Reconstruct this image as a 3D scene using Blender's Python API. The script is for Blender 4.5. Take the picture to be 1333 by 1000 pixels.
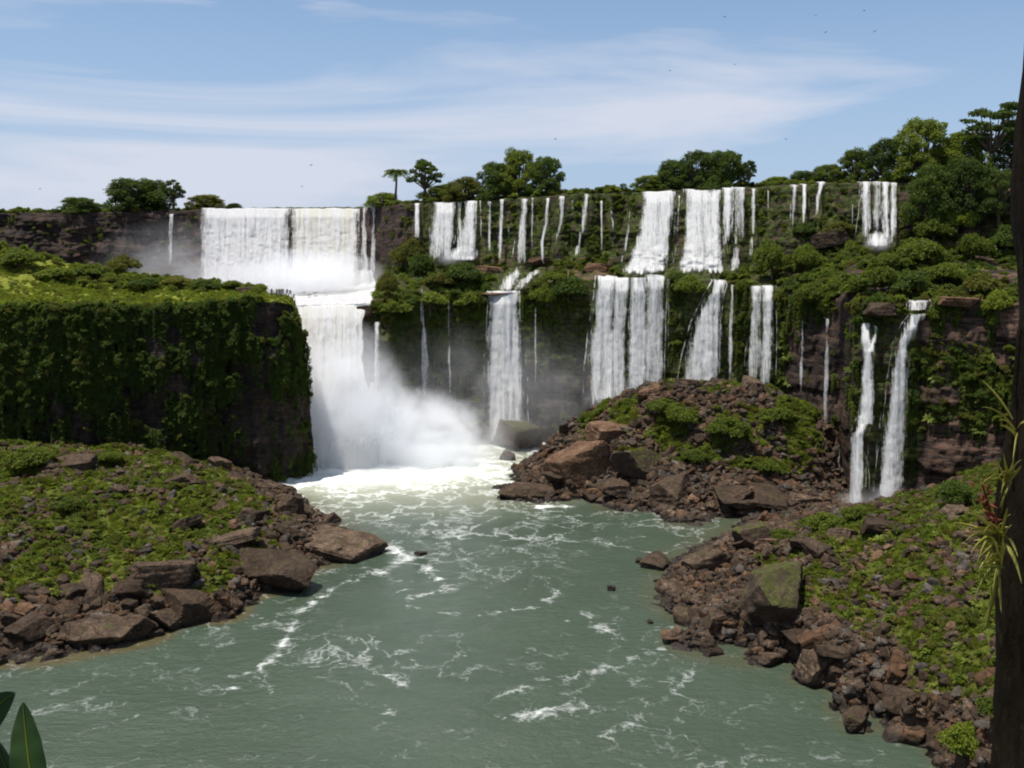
import bpy, bmesh, math, random
import numpy as np
from mathutils import Vector, Matrix, Euler

# ------------------------------------------------------------------ camera, sky, sun, exposure
for o in list(bpy.data.objects):
    bpy.data.objects.remove(o)
scene = bpy.context.scene
C = scene.collection
F, CX, CY = 1300.0, 666.5, 500.0          # focal length and principal point in units of the 1333x1000 frame
HC = 50.0                                 # eye height above the river
PITCH = math.atan(180.0 / F)

cam_d = bpy.data.cameras.new('camera')
cam_d.sensor_width = 36.0
cam_d.lens = F / 1333.0 * 36.0
cam_d.clip_start, cam_d.clip_end = 0.1, 6000.0
cam = bpy.data.objects.new('camera', cam_d)
C.objects.link(cam)
cam.location = (0, 0, HC)
cam.rotation_euler = (math.pi / 2 - PITCH, 0, 0)
scene.camera = cam

SUN_DIR = Vector((-0.25, -0.05, 1.0)).normalized()     # towards the sun
sun_d = bpy.data.lights.new('sun', 'SUN')
sun_d.energy = 4.8
sun_d.angle = math.radians(0.53)
sun_d.color = (1.0, 0.95, 0.87)
sun = bpy.data.objects.new('sun', sun_d)
C.objects.link(sun)
sun.location = (0, 0, 200)
sun.rotation_euler = SUN_DIR.to_track_quat('Z', 'Y').to_euler()

world = bpy.data.worlds.new('World')
scene.world = world
world.use_nodes = True
wn = world.node_tree
wn.nodes.clear()
def wnode(t, **kw):
    n = wn.nodes.new(t)
    for k, v in kw.items():
        setattr(n, k, v)
    return n
w_out = wnode('ShaderNodeOutputWorld')
w_bg = wnode('ShaderNodeBackground')
w_bg.inputs[1].default_value = 0.088
w_sky = wnode('ShaderNodeTexSky', sky_type='NISHITA', sun_disc=False)
w_sky.sun_elevation = math.asin(SUN_DIR.z)
w_sky.sun_rotation = math.atan2(SUN_DIR.x, SUN_DIR.y)
w_sky.altitude = 200
w_sky.air_density, w_sky.dust_density, w_sky.ozone_density = 1.0, 0.3, 1.2
# thin cirrus: streaky noise on the sky direction, thickest in a band low over the horizon, all the way round
w_tc = wnode('ShaderNodeTexCoord')
w_sep = wnode('ShaderNodeSeparateXYZ')
wn.links.new(w_tc.outputs['Generated'], w_sep.inputs[0])
w_map = wnode('ShaderNodeMapping')
w_map.inputs['Location'].default_value = (0.9, 0.0, 0.4)
w_map.inputs['Scale'].default_value = (1.35, 1.35, 9.5)
wn.links.new(w_tc.outputs['Generated'], w_map.inputs[0])
w_n1 = wnode('ShaderNodeTexNoise'); w_n1.inputs['Scale'].default_value = 1.15
w_n1.inputs['Detail'].default_value = 6; w_n1.inputs['Roughness'].default_value = 0.52; w_n1.inputs['Distortion'].default_value = 0.6
wn.links.new(w_map.outputs[0], w_n1.inputs[0])
w_r = wnode('ShaderNodeValToRGB')
w_r.color_ramp.elements[0].position = 0.455; w_r.color_ramp.elements[0].color = (0, 0, 0, 1)
w_r.color_ramp.elements[1].position = 0.60; w_r.color_ramp.elements[1].color = (0.8, 0.8, 0.8, 1)
wn.links.new(w_n1.outputs[0], w_r.inputs[0])
w_band = wnode('ShaderNodeValToRGB')
for e, (p, c) in zip([w_band.color_ramp.elements[0], w_band.color_ramp.elements[1], w_band.color_ramp.elements.new(0.1), w_band.color_ramp.elements.new(0.16)], ((0.0, 0.5), (0.16, 0.08), (0.045, 0.95), (0.105, 1.0))):
    e.position = p; e.color = (c, c, c, 1)
wn.links.new(w_sep.outputs[2], w_band.inputs[0])
w_mul = wnode('ShaderNodeMath', operation='MULTIPLY')
wn.links.new(w_r.outputs[0], w_mul.inputs[0]); wn.links.new(w_band.outputs[0], w_mul.inputs[1])
w_veil = wnode('ShaderNodeValToRGB')      # the whitish veil low over the horizon
w_veil.color_ramp.elements[0].position = 0.0; w_veil.color_ramp.elements[0].color = (0.85, 0.85, 0.85, 1)
w_veil.color_ramp.elements[1].position = 0.24; w_veil.color_ramp.elements[1].color = (0.12, 0.12, 0.12, 1)
wn.links.new(w_sep.outputs[2], w_veil.inputs[0])
w_mixv = wnode('ShaderNodeMixRGB'); w_mixv.inputs[2].default_value = (3.1, 4.1, 6.3, 1)
wn.links.new(w_veil.outputs[0], w_mixv.inputs[0]); w_tint = wnode('ShaderNodeMixRGB', blend_type='MULTIPLY'); w_tint.inputs[0].default_value = 1.0; w_tint.inputs[2].default_value = (0.92, 0.97, 1.0, 1)
wn.links.new(w_sky.outputs[0], w_tint.inputs[1]); wn.links.new(w_tint.outputs[0], w_mixv.inputs[1])
w_mix = wnode('ShaderNodeMixRGB')
w_mix.inputs[2].default_value = (6.0, 6.2, 7.0, 1)
wn.links.new(w_mul.outputs[0], w_mix.inputs[0])
wn.links.new(w_mixv.outputs[0], w_mix.inputs[1])
wn.links.new(w_mix.outputs[0], w_bg.inputs[0])
wn.links.new(w_bg.outputs[0], w_out.inputs[0])

vs = scene.view_settings
vs.view_transform = 'Standard'
vs.look = 'None'
vs.exposure = 0.45
vs.gamma = 1.0
vs.use_curve_mapping = False
scene.render.engine = 'CYCLES'
cy = scene.cycles
cy.use_denoising = True
cy.max_bounces = 9
cy.diffuse_bounces = 3
cy.glossy_bounces = 2
cy.transmission_bounces = 3
cy.transparent_max_bounces = 14
cy.volume_bounces = 8
cy.volume_max_steps = 96
cy.sample_clamp_indirect = 6.0
cy.pixel_filter_type = 'BLACKMAN_HARRIS'
cy.filter_width = 2.0

# ------------------------------------------------------------------ numeric helpers
RNG = np.random.default_rng(7)
random.seed(7)

def unproj(px, py, D):
    """World point seen at frame position (px,py) whose horizontal distance along +Y is D."""
    px, py, D = np.broadcast_arrays(np.asarray(px, float), np.asarray(py, float), np.asarray(D, float))
    dx = (px - CX) / F
    dy = -(py - CY) / F
    cp, sp = math.cos(PITCH), math.sin(PITCH)
    vy = cp + dy * sp
    vz = -sp + dy * cp
    k = D / vy
    return np.stack([dx * k, D, HC + vz * k], -1)

def at_z(px, py, z):
    dy = -(py - CY) / F
    cp, sp = math.cos(PITCH), math.sin(PITCH)
    vy = cp + dy * sp; vz = -sp + dy * cp
    k = (z - HC) / vz
    return np.array([(px - CX) / F * k, vy * k, z])

def py_of(D, z):
    a = math.pi / 2
    ang = np.arctan2(HC - np.asarray(z, float), np.asarray(D, float))
    return CY + F * np.tan(ang - PITCH)

def _h(ix, iy, iz, seed):
    n = (ix.astype(np.int64) * 374761393 + iy.astype(np.int64) * 668265263 + iz.astype(np.int64) * 2147483647 + seed * 1274126177)
    n = (n ^ (n >> 13)) * 1274126177
    n = n & 0xffffffff
    n = (n ^ (n >> 16)) * 2246822519 & 0xffffffff
    n = n ^ (n >> 13)
    return (n & 0xffff) / 65535.0

def vnoise(p, seed=0):
    """Value noise in [0,1] at an (N,3) array."""
    p = np.asarray(p, float)
    i = np.floor(p)
    f = p - i
    f = f * f * (3 - 2 * f)
    x, y, z = i[..., 0], i[..., 1], i[..., 2]
    r = 0
    for a in (0, 1):
        for b in (0, 1):
            for c in (0, 1):
                w = (f[..., 0] if a else 1 - f[..., 0]) * (f[..., 1] if b else 1 - f[..., 1]) * (f[..., 2] if c else 1 - f[..., 2])
                r = r + w * _h(x + a, y + b, z + c, seed)
    return r

def fbm(p, oct=4, seed=0, gain=0.5):
    p = np.asarray(p, float)
    s, a, t = 0, 1.0, 0
    for k in range(oct):
        s = s + a * vnoise(p, seed + k * 17)
        t += a
        a *= gain
        p = p * 2.03 + 5.3
    return s / t

def n1(x, seed=0, oct=3):
    x = np.asarray(x, float)
    return fbm(np.stack([x, x * 0 + 3.7, x * 0 + 1.3], -1), oct, seed) * 2 - 1

def smooth(a, b, x):
    t = np.clip((np.asarray(x, float) - a) / (b - a), 0, 1)
    return t * t * (3 - 2 * t)

# ------------------------------------------------------------------ object helpers
def tag(o, label=None, cat=None, group=None, kind=None):
    if label: o['label'] = label
    if cat: o['category'] = cat
    if group: o['group'] = group
    if kind: o['kind'] = kind
    return o

def link(name, me, mats=None, parent=None):
    o = bpy.data.objects.new(name, me)
    C.objects.link(o)
    if mats is not None:
        for m in (mats if isinstance(mats, (list, tuple)) else [mats]):
            if m.name not in [x.name for x in me.materials if x]:
                me.materials.append(m)
    if parent is not None:
        o.parent = parent
    return o

def empty(name, loc=(0, 0, 0), rz=0.0):
    o = bpy.data.objects.new(name, None)
    C.objects.link(o)
    o.location = loc
    o.rotation_euler = (0, 0, rz)
    o.empty_display_size = 0.5
    return o

def mesh_np(name, v, f, smooth_shade=True, attrs=None, uv=None):
    me = bpy.data.meshes.new(name)
    v = np.asarray(v, np.float32).reshape(-1, 3)
    f = np.asarray(f, np.int32)
    k = f.shape[1]
    me.vertices.add(len(v)); me.vertices.foreach_set('co', v.ravel())
    me.loops.add(f.size); me.loops.foreach_set('vertex_index', f.ravel())
    me.polygons.add(len(f)); me.polygons.foreach_set('loop_start', np.arange(0, f.size, k, dtype=np.int32))
    me.polygons.foreach_set('use_smooth', np.full(len(f), smooth_shade))
    me.update(calc_edges=True)
    for an, av in (attrs or {}).items():
        a = me.attributes.new(an, 'FLOAT', 'POINT')
        a.data.foreach_set('value', np.asarray(av, np.float32).ravel())
    if uv is not None:
        l = me.uv_layers.new(name='uv')
        l.data.foreach_set('uv', np.asarray(uv, np.float32).reshape(-1, 2)[f.ravel()].ravel())
    me.validate()
    return me

def grid_faces(nr, nc):
    i = np.arange(nr - 1)[:, None] * nc + np.arange(nc - 1)[None, :]
    return np.stack([i, i + 1, i + nc + 1, i + nc], -1).reshape(-1, 4)

def tube_np(path, rad, seg=8, cap=True):
    """Verts/faces (quads) of a tube along a path."""
    path = np.asarray(path, float); rad = np.asarray(rad, float)
    n = len(path)
    t = np.gradient(path, axis=0)
    t /= np.linalg.norm(t, axis=1)[:, None] + 1e-9
    ref = np.where(np.abs(t[:, 2:3]) > 0.9, np.array([[1.0, 0, 0]]), np.array([[0, 0, 1.0]]))
    a = np.cross(t, ref); a /= np.linalg.norm(a, axis=1)[:, None] + 1e-9
    b = np.cross(t, a)
    th = np.linspace(0, 2 * math.pi, seg, endpoint=False)
    v = path[:, None] + rad[:, None, None] * (np.cos(th)[None, :, None] * a[:, None] + np.sin(th)[None, :, None] * b[:, None])
    i = np.arange(n - 1)[:, None] * seg; j = np.arange(seg)[None]; j2 = (j + 1) % seg
    f = np.stack([i + j, i + j2, i + seg + j2, i + seg + j], -1).reshape(-1, 4)
    return v.reshape(-1, 3), f

def cat_np(parts):
    vs_, fs_, off = [], [], 0
    for v, f in parts:
        vs_.append(v); fs_.append(f + off); off += len(v)
    return np.concatenate(vs_), np.concatenate(fs_)

# ------------------------------------------------------------------ materials
class NT:
    def __init__(self, name):
        self.m = bpy.data.materials.new(name)
        self.m.use_nodes = True
        self.t = self.m.node_tree
        self.t.nodes.clear()
        self.out = self.t.nodes.new('ShaderNodeOutputMaterial')
    def n(self, typ, props=None, **ins):
        nd = self.t.nodes.new('ShaderNode' + typ)
        for k, v in (props or {}).items():
            setattr(nd, k, v)
        for k, v in ins.items():
            key = k.replace('_', ' ')
            s = nd.inputs[int(k[1:])] if k[0] == 'i' and k[1:].isdigit() else nd.inputs[key]
            self.put(s, v)
        return nd
    def put(self, sock, v):
        if isinstance(v, bpy.types.NodeSocket): self.t.links.new(v, sock)
        elif isinstance(v, bpy.types.Node): self.t.links.new(v.outputs[0], sock)
        else:
            if isinstance(v, tuple) and len(v) == 3 and sock.type == 'RGBA': v = v + (1.0,)
            sock.default_value = v
    def noise(self, vec, scale, detail=4, rough=0.55, dist=0.0):
        nd = self.n('TexNoise', None, Scale=scale, Detail=detail, Roughness=rough, Distortion=dist)
        if vec is not None: self.put(nd.inputs['Vector'], vec)
        return nd.outputs[0]
    def math(self, op, a, b=None, clamp=False):
        nd = self.n('Math', {'operation': op, 'use_clamp': clamp})
        self.put(nd.inputs[0], a)
        if b is not None: self.put(nd.inputs[1], b)
        return nd.outputs[0]
    def ramp(self, fac, *stops):
        nd = self.n('ValToRGB')
        els = nd.color_ramp.elements
        while len(els) < len(stops): els.new(0.5)
        for e, (p, c) in zip(els, stops):
            e.position = p
            e.color = (c, c, c, 1) if not isinstance(c, tuple) else c + (1,)
        self.put(nd.inputs[0], fac)
        return nd.outputs[0]
    def mixc(self, fac, a, b):
        nd = self.n('MixRGB'); self.put(nd.inputs[0], fac); self.put(nd.inputs[1], a); self.put(nd.inputs[2], b)
        return nd.outputs[0]
    def attr(self, name):
        return self.n('Attribute', {'attribute_name': name}).outputs['Fac']
    def pos(self):
        return self.n('NewGeometry').outputs['Position']
    def mapped(self, vec, scale):
        nd = self.n('Mapping', None, Scale=scale); self.put(nd.inputs['Vector'], vec)
        return nd.outputs[0]
    def done(self, shader, vol=None):
        if shader is not None: self.t.links.new(shader.outputs[0] if isinstance(shader, bpy.types.Node) else shader, self.out.inputs[0])
        if vol is not None: self.t.links.new(vol.outputs[0], self.out.inputs[1])
        return self.m

def m_foliage(name, dark, light, trans=0.35, rough=0.6):
    t = NT(name)
    geo = t.n('NewGeometry'); oi = t.n('ObjectInfo')
    f = t.math('ADD', t.math('MULTIPLY', geo.outputs['Random Per Island'], 0.5), t.math('MULTIPLY', oi.outputs['Random'], 0.5))
    col = t.ramp(f, (0.05, dark), (0.55, tuple(0.5 * (a + b) for a, b in zip(dark, light))), (0.97, light))
    d = t.n('BsdfPrincipled', None, Base_Color=col, Roughness=rough)
    d.inputs['Specular IOR Level'].default_value = 0.25
    tr = t.n('BsdfTranslucent', None, Color=t.mixc(0.5, col, (light[0] * 1.3, light[1] * 1.35, light[2] * 0.8)))
    mx = t.n('MixShader', None, i0=trans, i1=d, i2=tr)
    return t.done(mx)

M_LEAF = m_foliage('leaf_green', (0.040, 0.064, 0.008), (0.180, 0.220, 0.028), 0.45)
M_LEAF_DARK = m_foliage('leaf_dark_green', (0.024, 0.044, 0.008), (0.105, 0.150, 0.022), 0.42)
M_LEAF_PALE = m_foliage('leaf_pale_green', (0.09, 0.13, 0.014), (0.25, 0.29, 0.034), 0.48)
M_LEAF_OLIVE = m_foliage('leaf_olive', (0.050, 0.060, 0.010), (0.185, 0.180, 0.030), 0.44)
M_LEAF_BROMELIAD = m_foliage('leaf_bromeliad', (0.20, 0.20, 0.035), (0.50, 0.46, 0.12), 0.4, 0.4)
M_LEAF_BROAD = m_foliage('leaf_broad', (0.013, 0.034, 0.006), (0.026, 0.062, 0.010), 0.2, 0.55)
M_BRACT = m_foliage('bract_red', (0.10, 0.02, 0.01), (0.26, 0.06, 0.025), 0.3, 0.5)

def m_rock(name, a, b, c, moss=0.0, wet=True, scale=0.35):
    t = NT(name)
    p = t.pos()
    big = t.noise(p, scale, 5, 0.6)
    fine = t.noise(p, 2.6, 6, 0.65)
    oi = t.n('ObjectInfo')
    base = t.ramp(t.math('ADD', t.math('MULTIPLY', big, 0.75), t.math('MULTIPLY', oi.outputs['Random'], 0.25)), (0.32, a), (0.52, b), (0.70, c))
    col = t.mixc(t.ramp(fine, (0.35, 0.55), (0.6, 0.0)), base, tuple(x * 0.35 for x in a))
    wv = t.n('VectorMath', {'operation': 'ADD'}); t.put(wv.inputs[0], p)
    wz = t.n('TexNoise', None, Scale=0.7, Detail=4.0); t.put(wz.inputs['Vector'], p); t.put(wv.inputs[1], wz.outputs['Color'])
    crack = t.n('TexVoronoi', {'feature': 'DISTANCE_TO_EDGE'}, Vector=wv.outputs[0], Scale=0.55).outputs[0]
    col = t.mixc(t.ramp(crack, (0.0, 0.8), (0.045, 0.0)), col, tuple(x * 0.25 for x in a))
    stain = t.noise(t.mapped(p, (1, 1, 0.5)), 0.9, 5, 0.7)
    col = t.mixc(t.ramp(stain, (0.45, 0.0), (0.62, 0.55)), col, tuple(x * 0.8 for x in a))
    geo = t.n('NewGeometry')
    sep = t.n('SeparateXYZ'); t.put(sep.inputs[0], geo.outputs['Normal'])
    if moss > 0:
        mf = t.math('MULTIPLY', t.ramp(sep.outputs[2], (0.35, 0.0), (0.75, 1.0)), t.ramp(t.noise(p, 0.55, 5, 0.7), (0.60 - moss * 0.3, 0.0), (0.80 - moss * 0.3, 0.9)))
        mcol = t.ramp(t.noise(p, 1.8, 4), (0.3, (0.026, 0.032, 0.008)), (0.7, (0.085, 0.095, 0.022)))
        col = t.mixc(mf, col, mcol)
    rough = 0.85
    if wet:
        sz = t.n('SeparateXYZ'); t.put(sz.inputs[0], p)
        zz = t.math('ADD', sz.outputs[2], t.math('MULTIPLY', t.noise(p, 0.8, 3), -0.9))
        wf = t.ramp(zz, (0.0, 1.0), (0.55, 0.0))
        col = t.mixc(wf, col, (0.028, 0.021, 0.017))
        rough = t.mixc(wf, (0.85, 0.85, 0.85), (0.35, 0.35, 0.35))
    bsdf = t.n('BsdfPrincipled', None, Base_Color=col, Roughness=rough)
    bsdf.inputs['Specular IOR Level'].default_value = 0.10
    bmp = t.n('Bump', None, Strength=0.9, Distance=0.22)
    h = t.math('ADD', t.math('MULTIPLY', t.noise(p, 1.4, 6, 0.7), 1.0), t.n('TexVoronoi', {'feature': 'DISTANCE_TO_EDGE'}, Vector=p, Scale=0.9).outputs[0])
    t.put(bmp.inputs['Height'], h)
    t.t.links.new(bmp.outputs[0], bsdf.inputs['Normal'])
    return t.done(bsdf)

M_ROCK = m_rock('basalt_brown', (0.042, 0.029, 0.020), (0.088, 0.060, 0.041), (0.178, 0.124, 0.084), moss=0.12)
M_ROCK_RED = m_rock('basalt_red', (0.064, 0.036, 0.021), (0.125, 0.070, 0.041), (0.205, 0.128, 0.080), moss=0.0)
M_ROCK_DARK = m_rock('basalt_dark', (0.038, 0.026, 0.018), (0.078, 0.052, 0.035), (0.120, 0.082, 0.056), moss=0.12)
M_ROCK_MOSS = m_rock('basalt_mossy', (0.045, 0.032, 0.024), (0.080, 0.055, 0.040), (0.12, 0.082, 0.06), moss=0.75)

M_ROCK_GREY = m_rock('basalt_grey', (0.040, 0.034, 0.029), (0.088, 0.074, 0.062), (0.175, 0.150, 0.125), moss=0.10)

def m_cliff():
    t = NT('wet_basalt_cliff')
    p = t.pos()
    big = t.noise(p, 0.10, 5, 0.6)
    strat = t.noise(t.mapped(p, (0.25, 0.25, 1.7)), 0.9, 5, 0.65)
    drip = t.noise(t.mapped(p, (1.0, 1.0, 0.12)), 0.8, 5, 0.65)
    base = t.ramp(t.math('ADD', t.math('MULTIPLY', big, 0.5), t.math('MULTIPLY', strat, 0.5)), (0.36, (0.018, 0.014, 0.013)), (0.5, (0.036, 0.026, 0.021)), (0.66, (0.088, 0.057, 0.040)))
    col = t.mixc(t.ramp(drip, (0.40, 0.7), (0.58, 0.0)), base, (0.013, 0.012, 0.012))
    moss = t.attr('moss')
    mf = t.math('MULTIPLY', t.ramp(t.math('ADD', t.noise(t.mapped(p, (1, 1, 0.35)), 0.5, 6, 0.7), t.math('MULTIPLY', t.math('SUBTRACT', moss, 0.5), 0.55)), (0.52, 0.0), (0.60, 1.0)), 0.95)
    mcol = t.ramp(t.noise(p, 0.9, 5, 0.7), (0.34, (0.008, 0.014, 0.003)), (0.52, (0.026, 0.044, 0.006)), (0.68, (0.085, 0.120, 0.014)))
    col = t.mixc(mf, col, mcol)
    red = t.attr('red')
    col = t.mixc(t.math('MULTIPLY', red, t.ramp(strat, (0.42, 0.0), (0.56, 0.85))), col, (0.125, 0.075, 0.052))
    bsdf = t.n('BsdfPrincipled', None, Base_Color=col, Roughness=0.7)
    bsdf.inputs['Specular IOR Level'].default_value = 0.10
    bmp = t.n('Bump', None, Strength=1.0, Distance=0.5)
    t.put(bmp.inputs['Height'], t.math('ADD', strat, t.noise(p, 0.9, 6, 0.7)))
    t.t.links.new(bmp.outputs[0], bsdf.inputs['Normal'])
    return t.done(bsdf)
M_CLIFF = m_cliff()

def m_ground(name, g1, g2, soil1, soil2):
    t = NT(name)
    p = t.pos()
    veg = t.attr('veg')
    gcol = t.ramp(t.noise(p, 0.5, 6, 0.7), (0.3, g1), (0.7, g2))
    scol = t.ramp(t.noise(p, 0.8, 6, 0.7), (0.3, soil1), (0.7, soil2))
    f = t.ramp(t.math('ADD', veg, t.math('MULTIPLY', t.math('SUBTRACT', t.noise(p, 0.9, 5, 0.7), 0.5), 1.1)), (0.42, 0.0), (0.58, 1.0))
    col = t.mixc(f, scol, gcol)
    sz = t.n('SeparateXYZ'); t.put(sz.inputs[0], p)
    wf = t.ramp(t.math('ADD', sz.outputs[2], t.math('MULTIPLY', t.noise(p, 0.8, 3), -0.9)), (0.0, 1.0), (0.5, 0.0))
    col = t.mixc(wf, col, (0.026, 0.020, 0.016))
    bsdf = t.n('BsdfPrincipled', None, Base_Color=col, Roughness=0.9)
    bsdf.inputs['Specular IOR Level'].default_value = 0.08
    bmp = t.n('Bump', None, Strength=1.0, Distance=0.4)
    t.put(bmp.inputs['Height'], t.math('ADD', t.noise(p, 1.2, 7, 0.75), t.n('TexVoronoi', None, Vector=p, Scale=1.1).outputs[0]))
    t.t.links.new(bmp.outputs[0], bsdf.inputs['Normal'])
    return t.done(bsdf)
M_BANK = m_ground('bank_soil_and_grass', (0.034, 0.044, 0.007), (0.105, 0.115, 0.018), (0.030, 0.020, 0.013), (0.105, 0.068, 0.043))
M_PLATEAU = m_ground('plateau_grass', (0.095, 0.115, 0.016), (0.23, 0.235, 0.040), (0.04, 0.032, 0.02), (0.09, 0.075, 0.04))

def m_fall():
    t = NT('falling_water')
    uv = t.n('UVMap').outputs[0]
    dens = t.attr('dens')
    s1 = t.noise(t.mapped(uv, (1.0, 0.045, 1)), 0.9, 4, 0.6, 0.25)
    s2 = t.noise(t.mapped(uv, (1.0, 0.07, 1)), 3.2, 4, 0.65, 0.2)
    clump = t.noise(t.mapped(uv, (1.0, 0.40, 1)), 2.2, 5, 0.72)
    st = t.math('ADD', t.math('ADD', t.math('MULTIPLY', s1, 0.50), t.math('MULTIPLY', s2, 0.32)), t.math('MULTIPLY', clump, 0.30))
    st = t.math('ADD', t.math('MULTIPLY', t.math('SUBTRACT', st, 0.56), 2.3), 0.5)
    a = t.ramp(t.math('ADD', st, t.math('SUBTRACT', dens, 0.5)), (0.30, 0.0), (0.48, 0.4), (0.80, 1.0))
    col = t.ramp(t.math('ADD', t.math('MULTIPLY', s2, 0.55), t.math('MULTIPLY', clump, 0.45)), (0.34, (0.82, 0.84, 0.85)), (0.50, (0.97, 0.97, 0.97)))
    tint = t.attr('tint')
    col = t.mixc(t.math('MULTIPLY', tint, t.ramp(s1, (0.42, 0.0), (0.6, 0.5))), col, (0.80, 0.74, 0.48))
    bmp = t.n('Bump', None, Strength=0.9, Distance=0.5)
    t.put(bmp.inputs['Height'], t.math('ADD', t.math('MULTIPLY', s2, 0.8), t.math('MULTIPLY', clump, 0.6)))
    d = t.n('BsdfDiffuse', None, Color=col); t.t.links.new(bmp.outputs[0], d.inputs['Normal'])
    tr = t.n('BsdfTranslucent', None, Color=col); t.t.links.new(bmp.outputs[0], tr.inputs['Normal'])
    mx = t.n('MixShader', None, i0=0.5, i1=d, i2=tr)
    tp = t.n('BsdfTransparent')
    fin = t.n('MixShader', None, i0=a, i1=tp, i2=mx)
    return t.done(fin)
M_FALL = m_fall()

def m_foam():
    t = NT('churned_white_water')
    p = t.pos()
    c = t.ramp(t.noise(p, 0.6, 6, 0.7), (0.3, (0.62, 0.66, 0.60)), (0.55, (0.95, 0.95, 0.93)))
    bmp = t.n('Bump', None, Strength=0.8, Distance=0.6)
    t.put(bmp.inputs['Height'], t.noise(p, 0.7, 6, 0.7))
    d = t.n('BsdfDiffuse', None, Color=c); t.t.links.new(bmp.outputs[0], d.inputs['Normal'])
    return t.done(d)
M_FOAM = m_foam()

def m_river():
    t = NT('river_water')
    p = t.pos()
    foam = t.attr('foam'); shallow = t.attr('shallow'); milk = t.attr('milk')
    # filaments: thin contour lines of warped noise
    warp = t.n('MixRGB', {'blend_type': 'ADD'}, i0=1.0)
    t.put(warp.inputs[1], p)
    wn3 = t.n('TexNoise', None, Scale=0.10, Detail=3.0); t.put(wn3.inputs['Vector'], p)
    sc = t.n('VectorMath', {'operation': 'SCALE'}); t.put(sc.inputs[0], wn3.outputs['Color']); sc.inputs['Scale'].default_value = 9.0
    t.put(warp.inputs[2], sc.outputs[0])
    fil = t.math('ABSOLUTE', t.math('SUBTRACT', t.noise(warp, 0.13, 5, 0.62), 0.5))
    fil = t.ramp(fil, (0.0, 1.0), (0.055, 0.0))
    speck = t.noise(t.mapped(p, (0.7, 1.2, 1)), 2.2, 6, 0.78)
    body = t.noise(warp, 0.33, 6, 0.68)
    v = t.math('ADD', t.math('MULTIPLY', fil, 0.30), t.math('ADD', t.math('MULTIPLY', body, 0.55), t.math('MULTIPLY', speck, 0.45)))
    ff = t.ramp(t.math('ADD', v, t.math('SUBTRACT', foam, 0.5)), (0.54, 0.0), (0.74, 0.25), (1.06, 0.9))
    base = t.mixc(milk, (0.043, 0.062, 0.041), (0.40, 0.41, 0.30))
    base = t.mixc(t.ramp(t.noise(p, 0.05, 3), (0.35, 0.0), (0.7, 0.5)), base, t.mixc(milk, (0.058, 0.082, 0.055), (0.32, 0.34, 0.25)))
    base = t.mixc(shallow, base, (0.085, 0.066, 0.028))
    col = t.mixc(ff, base, (0.80, 0.82, 0.80))
    rough = t.mixc(ff, (0.16, 0.16, 0.16), (0.8, 0.8, 0.8))
    b = t.n('BsdfPrincipled', None, Base_Color=col, Roughness=rough)
    b.inputs['IOR'].default_value = 1.33
    bmp = t.n('Bump', None, Strength=0.8, Distance=0.45)
    w = t.math('ADD', t.noise(t.mapped(p, (1.0, 1.7, 1)), 0.55, 5, 0.6), t.math('MULTIPLY', t.noise(t.mapped(p, (1.0, 1.5, 1)), 2.2, 4, 0.6), 0.4))
    t.put(bmp.inputs['Height'], t.math('ADD', w, t.math('MULTIPLY', ff, 0.15)))
    t.t.links.new(bmp.outputs[0], b.inputs['Normal'])
    return t.done(b)
M_RIVER = m_river()

def m_bark(name, c1, c2, scale=6.0):
    t = NT(name)
    tc = t.n('TexCoord').outputs['Object']
    f = t.noise(t.mapped(tc, (1, 1, 0.25)), scale, 6, 0.7)
    col = t.ramp(f, (0.3, c1), (0.7, c2))
    col = t.mixc(t.ramp(t.noise(tc, scale * 0.45, 5, 0.7), (0.60, 0.0), (0.68, 0.6)), col, tuple(min(1, x * 2.6) for x in (c2[0] * 0.8, c2[1] * 1.1, c2[2])))
    b = t.n('BsdfPrincipled', None, Base_Color=col, Roughness=0.95)
    b.inputs['Specular IOR Level'].default_value = 0.08
    bmp = t.n('Bump', None, Strength=1.0, Distance=0.03); t.put(bmp.inputs['Height'], f)
    t.t.links.new(bmp.outputs[0], b.inputs['Normal'])
    return t.done(b)
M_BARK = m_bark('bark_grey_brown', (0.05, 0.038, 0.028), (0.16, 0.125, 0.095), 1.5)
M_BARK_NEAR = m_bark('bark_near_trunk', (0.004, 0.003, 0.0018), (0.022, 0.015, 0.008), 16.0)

def m_mist(name, dens, noise_scale, sharp=1.0):
    t = NT(name)
    tc = t.n('TexCoord').outputs['Object']
    ln = t.n('VectorMath', {'operation': 'LENGTH'}); t.put(ln.inputs[0], tc)
    fall = t.ramp(ln.outputs['Value'], (0.15, 1.0), (0.55, 0.42), (0.96, 0.0))
    nz = t.ramp(t.noise(t.pos(), noise_scale, 5, 0.65, 0.6), (0.36, 0.04), (0.62, 1.0))
    d = t.math('MULTIPLY', t.math('MULTIPLY', fall, nz), dens)
    v = t.n('VolumePrincipled', None, Color=(0.97, 0.98, 1.0), Anisotropy=0.0, Density=d)
    return t.done(None, v)

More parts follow.
